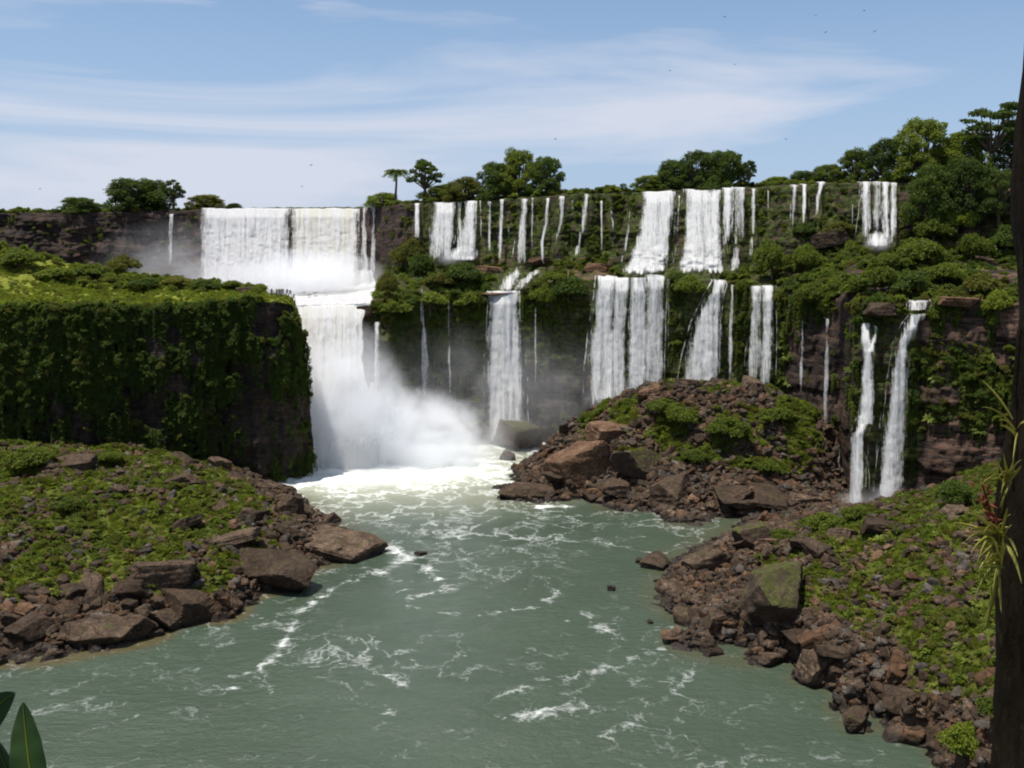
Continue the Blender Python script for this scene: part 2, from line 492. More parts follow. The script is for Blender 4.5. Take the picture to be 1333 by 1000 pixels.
# ------------------------------------------------------------------ the two-tiered cliff
# columns: frame x -> upper lip (y,D), foot of upper tier (y,D), lower lip (y,D), foot of lower tier D
KEYS = np.array([
    (-260, 277, 296, 345, 290, 396, 282, 274),
    (-100, 277, 300, 345, 294, 396, 280, 272),
    (0,    278, 310, 345, 303, 398, 272, 264),
    (120,  277, 322, 355, 314, 396, 268, 260),
    (200,  275, 330, 365, 321, 395, 266, 258),
    (270,  274, 335, 372, 324, 395, 262, 252),
    (380,  272, 335, 374, 320, 396, 254, 244),
    (450,  272, 330, 374, 316, 396, 250, 241),
    (485,  271, 320, 368, 310, 394, 248, 241),
    (510,  268, 303, 356, 296, 388, 248, 242),
    (560,  264, 291, 350, 283, 385, 256, 250),
    (650,  260, 282, 350, 273, 380, 260, 254),
    (740,  253, 276, 345, 267, 366, 256, 250),
    (820,  251, 272, 350, 261, 361, 249, 242),
    (880,  248, 267, 350, 256, 362, 244, 237),
    (940,  246, 261, 350, 250, 367, 239, 231),
    (1010, 242, 255, 346, 245, 376, 231, 223),
    (1060, 240, 250, 334, 240, 386, 222, 213),
    (1092, 239, 247, 326, 238, 392, 212, 204),
    (1112, 239, 245, 324, 236, 394, 197, 190),
    (1170, 238, 241, 322, 232, 394, 193, 186),
    (1250, 236, 235, 330, 225, 394, 189, 181),
    (1333, 233, 231, 336, 220, 395, 186, 176),
    (1470, 230, 226, 340, 214, 396, 182, 170),
    (1620, 228, 222, 340, 210, 396, 180, 166)], float)

def cliff_keys(px):
    px = np.asarray(px, float)
    c = [np.interp(px, KEYS[:, 0], KEYS[:, i]) for i in range(1, 8)]
    w = n1(px / 34.0, 3, 3)
    w2 = n1(px / 55.0, 9, 3)
    c[1] = c[1] + 3.0 * w; c[3] = c[3] + 2.4 * w
    c[5] = c[5] + 2.6 * w2; c[6] = c[6] + 2.2 * w2
    c[0] = c[0] + 2.0 * n1(px / 14.0, 21, 3)
    c[4] = c[4] + 2.2 * n1(px / 17.0, 27, 3)
    return c

def cliff_D(px, py):
    """Depth of the smooth cliff surface seen at (px,py)."""
    px = np.asarray(px, float); py = np.asarray(py, float)
    shp = np.broadcast(px, py).shape
    px, py = np.broadcast_to(px, shp).ravel(), np.broadcast_to(py, shp).ravel()
    y1, d1, y2, d2, y3, d3, d4 = cliff_keys(px)
    y4 = py_of(d4, -1.0)
    D = np.where(py < y2, d1 + (d2 - d1) * np.clip((py - y1) / (y2 - y1), 0, 1),
        np.where(py < y3, d2 + (d3 - d2) * (py - y2) / (y3 - y2), d3 + (d4 - d3) * np.clip((py - y3) / (y4 - y3), 0, 1.5)))
    return D.reshape(shp)

FALLS_AVOID = []     # (px_left, px_right, py_top, py_bottom)
def moss_field(px, py):
    up = smooth(500, 560, px) * (1 - smooth(1160, 1200, px)) * (py < 345)
    lo = smooth(478, 500, px) * (1 - smooth(1010, 1040, px)) * (py >= 345)
    m = 0.15 + 0.55 * up + 0.60 * lo
    m = m + 0.5 * smooth(1098, 1112, px) * (1 - smooth(1190, 1205, px)) * (py > 400)
    m = m - 0.5 * smooth(450, 540, py) * (px < 800)
    m = m + 0.5 * np.exp(-((px - 875) / 22.0) ** 2) * (py > 350)
    return np.clip(m, 0, 1.2)

def build_cliff():
    pxs = np.arange(-260, 1621, 2.0)
    y1, d1, y2, d2, y3, d3, d4 = cliff_keys(pxs)
    y4 = py_of(d4, -1.0)
    nA, nB, nC = 56, 42, 92
    rows = []
    lip = unproj(pxs, y1, d1)
    for back, dz in ((900, -6.0), (300, 1.0), (90, 1.2), (40, 1.4), (20, 1.2), (10, 0.9), (4, 0.4), (1.2, 0.1)):
        r = lip.copy(); r[:, 1] += back; r[:, 0] *= (d1 + back) / d1
        r[:, 2] += dz + 0.5 * n1(pxs / 9.0 + back, 4)
        rows.append((r, np.zeros_like(pxs), y1, 0))
    def seg(ya, da, yb, db, n, disp, s0):
        for k in range(s0, n + 1):
            t = k / n
            py = ya + (yb - ya) * t
            rows.append((unproj(pxs, py, da + (db - da) * t), np.full_like(pxs, disp * min(1, 0.25 + 3 * min(t, 1 - t))), py, 1 if disp > 1 else 2))
    seg(y1, d1, y2, d2, nA, 1.9, 0)
    seg(y2, d2, y3, d3, nB, 0.9, 1)
    seg(y3, d3, y4, d4, nC, 1.9, 1)
    r = unproj(pxs, y4, d4); r[:, 1] -= 3; r[:, 2] = -5
    rows.append((r, np.zeros_like(pxs), y4, 1))
    P = np.stack([a for a, *_ in rows]); A = np.stack([b for _, b, *_ in rows]); Y = np.stack([c for _, _, c, _ in rows])
    kind = np.array([d for *_, d in rows])
    nr, nc = P.shape[:2]
    bed = smooth(290, 320, pxs) * (1 - smooth(484, 496, pxs))      # the water-worn bed of the great fall
    A[kind == 2] *= (1 - 0.93 * bed)[None]
    q = P.reshape(-1, 3)
    f1 = fbm(q * np.array([0.16, 0.16, 0.10]), 4, 11) - 0.5
    blk = vnoise(np.floor(q * np.array([0.55, 0.3, 0.38]) + f1[:, None] * 3) + 0.5, 31) - 0.5
    f2 = fbm(q * np.array([0.8, 0.8, 0.9]), 3, 5) - 0.5
    colm = fbm(np.stack([q[:, 0] * 0.42, q[:, 1] * 0.1, q[:, 2] * 0.05], -1), 3, 19) - 0.5
    lay = vnoise(np.stack([q[:, 0] * 0.06, q[:, 1] * 0.02, np.floor(q[:, 2] * 0.62 + f1 * 3.0) + 0.5], -1), 23) - 0.5
    disp = (lay * 1.7 + f1 * 1.9 + blk * 0.8 + f2 * 0.7 + colm * 1.8) * A.ravel()
    out = q - np.array([0, 0, HC]); out[:, 2] = 0; out /= np.linalg.norm(out, axis=1)[:, None]
    q2 = q - out * disp[:, None] * (kind[:, None] == 1).repeat(nc, 1).ravel()[:, None]
    q2[:, 2] += (disp * (kind[:, None] == 2).repeat(nc, 1).ravel()) * 1.2
    PX = np.broadcast_to(pxs, (nr, nc))
    moss = moss_field(PX, Y)
    moss[:8] = 0.9
    red = 0.25 + 0.75 * (smooth(1195, 1230, PX) + np.exp(-((PX - 640) / 25) ** 2) * (Y < 350) * (Y > 330) + smooth(720, 740, PX) * (1 - smooth(790, 800, PX)) * (Y > 335) * (Y < 366))
    me = mesh_np('cliff', q2, grid_faces(nr, nc)[:, ::-1], True, {'moss': moss, 'red': np.clip(red, 0, 1)})
    o = link('cliff', me, M_CLIFF)
    tag(o, 'two-tiered dark basalt cliff with mossy ledges behind the waterfalls', 'cliff', kind='structure')
    return P, A
build_cliff()

# ------------------------------------------------------------------ heightfield banks
class TPS:
    def __init__(self, pts, lam=0.5):
        P = np.array(pts, float)
        self.xy = P[:, :2]; z = P[:, 2]
        n = len(P)
        K = self.k(np.linalg.norm(self.xy[:, None] - self.xy[None], axis=-1)) + lam * np.eye(n)
        Q = np.concatenate([np.ones((n, 1)), self.xy], 1)
        A = np.block([[K, Q], [Q.T, np.zeros((3, 3))]])
        s = np.linalg.solve(A, np.concatenate([z, np.zeros(3)]))
        self.w, self.a = s[:n], s[n:]
    @staticmethod
    def k(r):
        return r     # linear (biharmonic in 3-D) kernel: no overshoot
    def __call__(self, x, y):
        x = np.asarray(x, float); y = np.asarray(y, float)
        sh = np.broadcast(x, y).shape
        q = np.stack([np.broadcast_to(x, sh).ravel(), np.broadcast_to(y, sh).ravel()], 1)
        r = np.empty(len(q))
        for i in range(0, len(q), 20000):
            b = q[i:i + 20000]
            r[i:i + 20000] = self.k(np.linalg.norm(b[:, None] - self.xy[None], axis=-1)) @ self.w + self.a[0] + b @ self.a[1:]
        return r.reshape(sh)

def zpts(*triples):
    return [at_z(px, py, z) for px, py, z in triples]
def dpts(*triples):     # (px, D, z)
    return [np.array([(px - CX) / F * D / math.cos(PITCH) * 1.0, D, z]) for px, D, z in triples]

LEFT_PTS = zpts((-260, 950, 0), (-120, 905, 0), (0, 862, 0), (60, 858, 0), (130, 846, 0), (200, 830, 0), (260, 808, 0), (330, 782, 0), (400, 746, 0), (460, 724, 0), (492, 714, 0),
                (470, 700, 0), (430, 688, 0), (395, 664, 0), (372, 640, 0), (350, 632, 0.5),
                (-120, 800, 5), (0, 800, 3.5), (0, 740, 6), (0, 680, 8.5), (0, 620, 11), (0, 595, 11.5), (-120, 640, 12), (-120, 590, 13),
                (110, 790, 3.0), (110, 720, 6), (110, 650, 9.5), (110, 606, 11), (200, 780, 3.4), (210, 730, 5), (210, 660, 8.0), (200, 610, 9.5),
                (280, 770, 3.4), (280, 700, 6), (280, 640, 9), (260, 612, 9.0), (340, 730, 3.4), (340, 680, 5), (330, 645, 5.5), (385, 700, 2.8), (375, 672, 3), (435, 708, 1.7)) \
    + zpts((510, 722, -3), (480, 745, -3), (420, 775, -3), (340, 812, -3), (250, 845, -3), (130, 890, -3), (0, 910, -3), (-200, 980, -3), (450, 675, -3), (410, 650, -3), (390, 634, -3)) \
    + dpts((-260, 215, 10), (0, 212, 8), (150, 214, 7), (250, 212, 6), (330, 210, 3), (380, 214, -3))
ISLET_PTS = zpts((655, 635, 0), (690, 643, 0), (730, 646, 0), (770, 652, 0), (800, 664, 0), (860, 673, 0), (920, 678, 0), (970, 682, 0), (1030, 690, 0), (1090, 692, 0),
                 (672, 618, 0), (690, 602, 0.8), (710, 585, 3), (745, 552, 9), (780, 540, 12), (815, 520, 16), (840, 505, 19.5), (880, 512, 19), (920, 503, 20), (960, 500, 20.5), (1000, 508, 19.5), (1040, 524, 17), (1070, 545, 14), (1090, 572, 10), (1098, 610, 4), (1100, 650, 0.5),
                 (740, 600, 5), (800, 620, 4), (800, 570, 10), (860, 640, 3), (860, 590, 8), (860, 550, 13.5), (930, 640, 3.5), (930, 590, 9), (930, 545, 15), (1000, 640, 3.5), (1000, 590, 9.5), (1000, 550, 14.5), (1050, 620, 5), (1050, 580, 10.5), (740, 635, 2)) \
    + zpts((640, 645, -3), (690, 660, -3), (760, 672, -3), (850, 692, -3), (950, 700, -3), (650, 610, -3), (672, 595, -3)) \
    + dpts((720, 233, -1), (780, 233, 3), (850, 228, 10), (940, 225, 13), (1020, 218, 10), (1080, 212, 5), (1110, 200, 0))
RIGHT_PTS = zpts((880, 742, 0), (868, 770, 0), (862, 795, 0), (880, 826, 0), (930, 848, 0), (985, 862, 0), (1040, 884, 0), (1085, 918, 0), (1120, 946, 0), (1180, 966, 0), (1215, 985, 0), (1240, 1020, 0), (1300, 1060, 0), (1420, 1100, 0),
                 (900, 726, 0), (935, 709, 0), (965, 696, 0), (985, 684, 0.5), (1020, 690, 1.5),
                 (920, 760, 2.2), (920, 800, 2), (960, 740, 4), (960, 800, 3.2), (1000, 700, 5.5), (1010, 760, 5), (1020, 820, 3.4), (1060, 690, 8), (1080, 740, 7.5), (1090, 800, 5.6), (1090, 850, 3.8), (1110, 900, 2),
                 (1100, 672, 9), (1180, 664, 11), (1150, 720, 9.5), (1180, 780, 8), (1180, 850, 6), (1180, 910, 3.2), (1240, 640, 14), (1240, 720, 12), (1260, 800, 10), (1260, 880, 7), (1245, 940, 4), (1333, 640, 17), (1333, 740, 15), (1333, 850, 11), (1333, 940, 8), (1300, 980, 5), (1460, 700, 20), (1460, 900, 14)) \
    + zpts((850, 735, -2), (835, 775, -2), (840, 820, -2.5), (880, 856, -3), (950, 875, -3), (1020, 900, -3), (1070, 940, -3), (1120, 975, -3), (1180, 1000, -3), (1200, 1040, -3), (900, 706, -2), (950, 684, -2)) \
    + dpts((1050, 178, 1), (1110, 178, 2), (1170, 176, 3), (1240, 172, 6), (1333, 166, 12), (1460, 160, 18))

BANKS = {}
def build_bank(name, pts, x0, x1, y0, y1, step, vegfn, label, lo=-1.6):
    tps = TPS(pts)
    xs = np.arange(x0, x1 + step, step); ys = np.arange(y0, y1 + step, step)
    X, Y = np.meshgrid(xs, ys)
    Z0 = tps(X, Y)
    def rough(x, y, z):
        p = np.stack([x, y, x * 0], -1)
        a = np.clip((z + 1.0) / 3.0, 0.15, 1)
        r = (fbm(p * 0.14, 4, 41) - 0.5) * 4.2 + (vnoise(np.floor(p * 0.30 + (fbm(p * 0.2, 2, 8)[..., None]) * 3) + 0.5, 77) - 0.5) * 1.5 + (fbm(p * 0.9, 3, 55) - 0.5) * 0.9
        return z + r * a
    H = lambda x, y: rough(np.asarray(x, float), np.asarray(y, float), tps(x, y))
    Z = rough(X, Y, Z0)
    veg = vegfn(X, Y, Z0)
    f = grid_faces(*X.shape)
    keep = (Z.ravel()[f] > lo).any(1)
    f = f[keep]
    used = np.unique(f); remap = np.full(X.size, -1); remap[used] = np.arange(len(used))
    v = np.stack([X.ravel(), Y.ravel(), Z.ravel()], 1)[used]
    me = mesh_np(name, v, remap[f], True, {'veg': veg.ravel()[used]})
    o = link(name, me, M_BANK)
    tag(o, label, 'bank', kind='structure')
    BANKS[name] = dict(tps=tps, H=H, veg=vegfn, box=(x0, x1, y0, y1))
    return o

def noise2(x, y, s, seed):
    return fbm(np.stack([np.asarray(x, float) * s, np.asarray(y, float) * s, np.asarray(x, float) * 0], -1), 4, seed)

def veg_left(x, y, z):
    return np.clip(smooth(2.6, 5.6, z + 4 * (noise2(x, y, 0.10, 61) - 0.5)) * (0.42 + 1.2 * smooth(0.36, 0.58, noise2(x, y, 0.24, 62))), 0, 1)
def veg_islet(x, y, z):
    px = CX + F * x / y * math.cos(PITCH)
    top = 1 - smooth(15.5, 19, z)
    side = smooth(745, 785, px) * (1 - smooth(1045, 1085, px))
    return np.clip(smooth(5.0, 8.5, z + 5 * (noise2(x, y, 0.10, 71) - 0.5)) * side * (0.45 + 0.55 * top) * (0.16 + 1.15 * smooth(0.38, 0.54, noise2(x, y, 0.21, 72))), 0, 1)
def veg_right(x, y, z):
    near = 1 - 0.3 * (1 - smooth(108, 122, y)) * (1 - smooth(6, 10, z))
    return np.clip(smooth(4.0, 7.5, z + 5 * (noise2(x, y, 0.10, 81) - 0.5)) * near * (0.55 + 1.1 * smooth(0.34, 0.56, noise2(x, y, 0.22, 82))), 0, 1)

build_bank('bank_left', LEFT_PTS, -135, -18, 92, 222, 0.55, veg_left, 'rocky bank with grass and rubble below the dark overgrown bluff')
build_bank('islet', ISLET_PTS, -6, 82, 165, 236, 0.55, veg_islet, 'rocky islet of brown rubble and green shrubs beneath the falls')
build_bank('bank_right', RIGHT_PTS, 18, 105, 62, 182, 0.5, veg_right, 'rocky bank with mossy boulders and grass below the twin falls')

def hit(H, px, py, zoff=0.0):
    """Walk a sight line down to the bank surface."""
    d = at_z(px, py, 0.0) - np.array([0, 0, HC])
    ks = np.linspace(0.45, 1.25, 400)
    q = np.array([0, 0, HC]) + ks[:, None] * d
    h = H(q[:, 0], q[:, 1]) + zoff
    below = np.where(q[:, 2] < np.maximum(h, -0.4))[0]
    i = below[0] if len(below) else len(ks) - 1
    return q[i]

# ------------------------------------------------------------------ the overgrown bluff (island) on the left
ISL_F = np.array([(-300, 186, 405), (-150, 194, 405), (0, 199, 402), (100, 202, 402), (200, 205, 400), (280, 207, 396), (340, 210, 391), (372, 214, 388), (392, 219, 388)], float)
ISL_B = np.array([(-300, 262, 300), (-150, 256, 308), (0, 250, 320), (60, 250, 335), (100, 250, 343), (200, 248, 362), (280, 244, 372), (340, 238, 380), (372, 231, 386), (392, 224, 388)], float)
def isl_keys(px):
    f = [np.interp(px, ISL_F[:, 0], ISL_F[:, i]) for i in (1, 2)]
    b = [np.interp(px, ISL_B[:, 0], ISL_B[:, i]) for i in (1, 2)]
    edge = smooth(395, 340, px) if False else 1 - smooth(350, 392, px)
    f[0] = f[0] + 2.2 * n1(px / 26.0, 51, 3) * edge
    f[1] = f[1] + (5.0 * n1(px / 30.0, 52, 4) + 2.5 * n1(px / 9.0, 58, 2)) * edge
    b[1] = b[1] + 4.0 * n1(px / 18.0, 53, 3) * edge
    return f[0], f[1], b[0], b[1]
def isl_top(px, t):
    fd, fy, bd, by = isl_keys(px)
    D = fd + (bd - fd) * t
    zf = unproj(px, fy, fd)[..., 2]; zb = unproj(px, by, bd)[..., 2]
    e = 1 - smooth(340, 392, px)
    z = zf + (zb - zf) * (0.25 * t + 0.75 * t * t) + e * 1.2 * np.sin(np.pi * np.clip(t, 0, 1)) * (n1(px / 22.0 + t * 7, 57, 3))
    z = z - 4.5 * smooth(374, 392, px) ** 2 - 1.6 * smooth(340, 380, px) * (1 - np.sin(np.pi * np.clip(0.1 + 0.8 * t, 0, 1)))
    p = unproj(px, fy, D); p[..., 2] = z
    return p
def build_island():
    pxs = np.concatenate([np.arange(-300, 370, 2.5), np.linspace(370, 392, 24)])
    rows, kinds = [], []
    fd, fy, bd, by = isl_keys(pxs)
    n = 70
    lipF = isl_top(pxs, np.zeros_like(pxs))
    for k in range(n, 0, -1):
        t = k / n
        r = lipF.copy(); r[:, 2] = lipF[:, 2] * (1 - t) - 2.0 * t
        out = 2.6 * t + 1.0 * math.sin(t * 3.0)
        r[:, 1] -= out * 0.9; r[:, 0] += 0.9 * smooth(300, 392, pxs) * out * 0.8
        rows.append(r); kinds.append(1)
    for k in range(0, 29):
        t = np.full_like(pxs, k / 28)
        rows.append(isl_top(pxs, t)); kinds.append(2)
    lipB = isl_top(pxs, np.ones_like(pxs))
    for k in range(1, 13):
        r = lipB.copy(); t = k / 12
        r[:, 2] = lipB[:, 2] * (1 - t) - 2 * t; r[:, 1] += 2 * t
        rows.append(r); kinds.append(1)
    P = np.stack(rows); nr, nc = P.shape[:2]
    # closing column at the tip
    q = P.reshape(-1, 3)
    kd = np.repeat(np.array(kinds), nc)
    f1 = fbm(q * np.array([0.15, 0.15, 0.12]), 4, 13) - 0.5
    blk = vnoise(np.floor(q * np.array([0.5, 0.3, 0.33]) + f1[:, None] * 3) + 0.5, 33) - 0.5
    f2 = fbm(q * 0.85, 3, 6) - 0.5
    lay = vnoise(np.stack([q[:, 0] * 0.06, q[:, 1] * 0.02, np.floor(q[:, 2] * 0.55 + f1 * 3.0) + 0.5], -1), 29) - 0.5
    d = (f1 * 3.2 + blk * 1.1 + f2 * 0.9 + lay * 1.2) * 1.5
    d = d * np.minimum(1, 0.3 + np.repeat(np.minimum(np.arange(nr), 99), nc) * 0 + 0.7)
    q = q.copy()
    m = kd == 1
    q[m, 1] += -d[m]; q[m, 0] += d[m] * 0.5
    q[~m, 2] += d[~m] * 0.35
    veg = np.where(kd == 2, 0.85, 0.45)
    me = mesh_np('bluff', q, grid_faces(nr, nc), True, {'moss': np.where(kd == 2, 1.0, 0.50), 'red': np.where(kd == 2, 0.0, 0.05), 'veg': veg})
    me.materials.append(M_CLIFF); me.materials.append(M_PLATEAU)
    mi = np.zeros((nr - 1, nc - 1), np.int32)
    mi[n:n + 28, :] = 1
    me.polygons.foreach_set('material_index', mi.ravel())
    o = link('bluff', me)
    tag(o, 'flat-topped grassy bluff with a dark overgrown rock face', 'bluff', kind='structure')
build_island()

# ------------------------------------------------------------------ river
def build_river():
    xs = np.concatenate([np.arange(-420, -120, 12.0), np.arange(-120, 112, 0.9), np.arange(112, 420, 12.0)])
    ys = np.concatenate([np.arange(-60, 66, 6.0), np.arange(66, 266, 0.9), np.arange(266, 330, 8.0)])
    X, Y = np.meshgrid(xs, ys)
    foam = np.full(X.shape, 0.27)
    pl = at_z(478, 604, 0)
    d = np.hypot((X - pl[0]) / 1.25, (Y - pl[1]) / 0.95)
    foam += 0.50 * (1 - smooth(10, 44, d)) + 0.15 * (1 - smooth(25, 100, d))
    milk = 1 - smooth(8, 62, d + 8 * (noise2(X, Y, 0.05, 91) - 0.5))
    # foam drifting in streaks and patches
    def streak(pts, w, a):
        nonlocal foam
        P = np.array([at_z(px, py, 0)[:2] for px, py in pts])
        best = np.full(X.shape, 1e9)
        wob = 2.2 * (noise2(X, Y, 0.12, 93) - 0.5)
        for k in range(len(P) - 1):
            A, B = P[k], P[k + 1]
            ab = B - A
            t = np.clip(((X - A[0]) * ab[0] + (Y - A[1]) * ab[1]) / (ab @ ab), 0, 1)
            best = np.minimum(best, np.hypot(X - A[0] - t * ab[0] + wob, Y - A[1] - t * ab[1] + wob))
        foam = np.maximum(foam, foam + a * 1.05 * (1 - smooth(0.0, w * 0.62, best + 1.4 * np.abs(noise2(X, Y, 0.45, 94) - 0.5) * 2)))
    streak([(455, 755), (415, 778), (388, 800), (372, 830), (350, 860), (310, 892)], 2.4, 0.36)
    streak([(505, 880), (535, 895), (500, 915), (510, 935), (485, 950)], 2.2, 0.34)
    streak([(605, 955), (680, 930), (760, 920)], 4.0, 0.34)
    streak([(640, 905), (760, 880), (860, 845), (905, 830)], 2.6, 0.26)
    streak([(800, 955), (850, 925), (905, 875)], 3.0, 0.24)
    streak([(520, 770), (530, 790), (640, 800), (700, 790), (740, 760)], 3.0, 0.27)
    streak([(560, 740), (580, 770), (550, 775)], 4.0, 0.30)
    streak([(500, 715), (540, 720), (500, 745)], 4.5, 0.28)
    streak([(700, 830), (760, 800), (800, 830)], 3.0, 0.22)
    streak([(700, 660), (742, 660)], 3.6, 0.55)
    streak([(400, 990), (470, 985), (540, 985)], 2.5, 0.22)
    streak([(900, 712), (940, 708)], 2.0, 0.35)
    streak([(660, 640), (700, 648), (770, 660), (860, 680)], 1.6, 0.25)
    streak([(385, 660), (430, 690), (490, 712), (520, 722)], 2.0, 0.25)
    streak([(860, 815), (905, 828)], 2.0, 0.40)
    streak([(1085, 930), (1140, 960), (1200, 968)], 1.5, 0.30)
    streak([(560, 690), (640, 700), (760, 700), (840, 720)], 9.0, 0.12)
    foam += 0.36 * (noise2(X, Y, 0.06, 95) - 0.5)
    sh = np.zeros_like(X)
    for b in BANKS.values():
        sh = np.maximum(sh, smooth(-3.0, -0.6, b['tps'](X, Y)))
    lf = (CX + F * X / np.maximum(Y, 1))
    sh = np.clip(sh * 0.75 * (1 - smooth(300, 480, lf)) + sh * 0.35, 0, 0.8) * (1 - milk)
    Z = 0.5 * (fbm(np.stack([X * 0.16, Y * 0.24, X * 0], -1), 3, 97) - 0.5) + 1.6 * milk * (fbm(np.stack([X * 0.3, Y * 0.35, X * 0], -1), 4, 98) - 0.5)
    me = mesh_np('river', np.stack([X, Y, Z], -1), grid_faces(*X.shape), True, {'foam': foam, 'shallow': sh, 'milk': milk})
    tag(link('river', me, M_RIVER), 'green river with drifting foam below the falls', 'river', kind='structure')
build_river()

# ------------------------------------------------------------------ waterfalls
def curtain_mesh(secs, off=2.6, dens=0.62, tint=0.0, relief=0.45, edge=1.2, back=3.0, surf=cliff_D, seed=0, fade=0.22, bulge=0.6, slope=2.5, broken=0.0, foot=0.0, sexp=1.5):
    """A hanging sheet of water: secs = (px_left, px_right, py) from lip to foot, laid in front of the rock."""
    S = np.array(secs, float)
    pm = unproj(S[:, :2].mean(1), S[:, 2], surf(S[:, :2].mean(1), S[:, 2]))
    ln = np.concatenate([[0], np.cumsum(np.linalg.norm(np.diff(pm, axis=0), axis=1))])
    H = ln[-1]
    mpp = float(np.mean(pm[:, 1])) / F
    W = float((S[:, 1] - S[:, 0]).max()) * mpp
    edge = min(edge, 0.16 * W)
    nv = int(np.clip(H / 0.5, 8, 160)); nu = int(np.clip(W / 0.3, 6, 240))
    v = np.linspace(0, H, nv); u = np.linspace(0, 1, nu)
    L = np.interp(v, ln, S[:, 0]); R = np.interp(v, ln, S[:, 1]); PY = np.interp(v, ln, S[:, 2])
    jit = min(3.5, 0.12 * W / mpp + 0.4) * np.clip(v / 3, 0.15, 1)
    L = L + n1(v * 0.30 + seed * 3.1, seed + 1, 4) * jit
    R = R + n1(v * 0.30 + seed * 5.3 + 40, seed + 2, 4) * jit
    if broken:
        wob = 2.2 * n1(v * 0.28 + seed * 1.7, 33, 4) * np.clip(v / 4, 0, 1); L = L + wob; R = R + wob
    PX = L[:, None] + (R - L)[:, None] * u[None]
    PYg = np.broadcast_to(PY[:, None], PX.shape)
    if back > 0 and surf is cliff_D:      # the lip follows the uneven rim
        rim = 2.0 * n1(PX[0] / 14.0, 21, 3) if S[0, 2] < 300 else 2.2 * n1(PX[0] / 17.0, 27, 3)
        PYg = PYg + rim[None] * (1 - smooth(0, 8, v))[:, None]
    D = surf(PX, PYg)
    Um = (PX - CX) * mpp; Vm = np.broadcast_to(v[:, None], PX.shape)
    q = np.stack([Um * 1.3, Vm * 0.07, Um * 0 + seed], -1)
    rel = (fbm(q, 4, 100 + seed) - 0.5) * 2
    cl = (fbm(np.stack([Um * 0.7, Vm * 0.7, Um * 0 + seed + 9], -1), 3, 130 + seed) - 0.5) * 2
    grow = np.clip(Vm / 5.0, 0.25, 1)
    D = D - off * np.clip(0.25 + Vm / 4.0, 0, 1) - bulge * np.sin(np.pi * u)[None] - relief * grow * (1.3 * rel + ((0.9 if back == 0 else 0.25) + foot * smooth(0.45, 0.75, Vm / H)) * cl)
    D = D - slope * (Vm / H) ** sexp
    P = unproj(PX, PYg, D)
    ed = np.minimum(u, 1 - u)[None] * np.maximum((R - L)[:, None] * mpp, 0.05)
    lipvar = n1(Um[0] * 0.9 + seed, 7 + seed, 3)
    dn = dens - 0.62 * (1 - smooth(0, edge * 2.4, ed + edge * 1.0 * (fbm(np.stack([Um * 2.2, Vm * 0.5, Um * 0 + seed + 4], -1), 3, 170) - 0.5))) + 0.14 * lipvar[None] - fade * smooth(0.55, 1.0, Vm / H)
    rag = 0.10 * n1(Um * 1.1 + seed * 2.3, 60 + seed, 3) + 0.03 * n1(Um * 4.0, 61, 2)
    dn = dn - (0.75 if fade > 0 else 0.0) * smooth(0.90 + rag, 1.02 + rag, Vm / H)
    if broken:
        dn = dn + broken * n1(v * 0.55 + seed * 2.9, 34, 3)[:, None]
    if back > 0: dn = dn + 0.16 * (1 - smooth(0, 0.07, Vm / H))
    elif dens < 1.0: dn = dn - 0.6 * (1 - smooth(0.0 + np.abs(rag), 0.30 + np.abs(rag), Vm / H))
    if back > 0:      # a tongue of water reaching the lip from behind
        b = P[:1].copy(); b[..., 1] += back; b[..., 2] += 0.25
        b2 = P[:1].copy(); b2[..., 1] += back * 0.35; b2[..., 2] += 0.22
        P = np.concatenate([b, b2, P]); dn = np.concatenate([dn[:1], dn[:1], dn])
        Um = np.concatenate([Um[:1], Um[:1], Um]); Vm = np.concatenate([Vm[:1] - back, Vm[:1] - back * 0.4, Vm])
    uv = np.stack([Um + seed * 37.7, Vm + seed * 11.3], -1)
    return mesh_np('curtain', P, grid_faces(P.shape[0], P.shape[1])[:, ::-1], True,
                   {'dens': dn, 'tint': np.full(dn.shape, tint)}, uv)

_seed = [0]
def waterfall(label, *curtains, name='waterfall'):
    """curtains: (part name, secs, options)"""
    made = []
    extra = []
    rs = random.Random(len(label) * 7 + int(curtains[0][1][0][0]))
    for pn, secs, kw in curtains:
        w_ = secs[0][1] - secs[0][0]
        if pn == 'curtain' and 12 < w_ < 60:
            for k in range(1 + int(w_ / 18)):      # loose strands that leave the sheet on either side
                sd_ = rs.choice((0, 1)); o_ = rs.uniform(-1.5, 3.2) * (1 if sd_ else -1)
                i0 = rs.choice((0, 0, 1)) if len(secs) > 2 else 0
                wd = rs.uniform(1.5, 3.2)
                ss = [(a[sd_] + o_ * (0.4 + 0.6 * j) - wd / 2, a[sd_] + o_ * (0.4 + 0.6 * j) + wd / 2, a[2]) for j, a in enumerate(secs[i0:])]
                extra.append(('strand', ss, dict(dens=rs.uniform(0.36, 0.50), relief=0.3, edge=0.3, bulge=0.2, off=rs.uniform(1.8, 2.5), back=1.5 if i0 == 0 else 0, broken=0.35)))
    for pn, secs, kw in list(curtains) + extra:
        _seed[0] += 1
        made.append((pn, curtain_mesh(secs, seed=_seed[0], **kw)))
        for a, b in zip(secs[:-1], secs[1:]):
            FALLS_AVOID.append((min(a[0], b[0]) - 2, max(a[1], b[1]) + 2, a[2] - 2, b[2] + 1))
    if len(made) == 1:
        o = link(name, made[0][1], M_FALL)
    else:
        s = curtains[0][1][-1]
        base = unproj((s[0] + s[1]) / 2, s[2], cliff_D((s[0] + s[1]) / 2, s[2]))
        o = empty(name, tuple(base))
        for pn, me in made:
            c = link(pn, me, M_FALL, o)
            c.location = tuple(-base)
    return tag(o, label, 'waterfall')

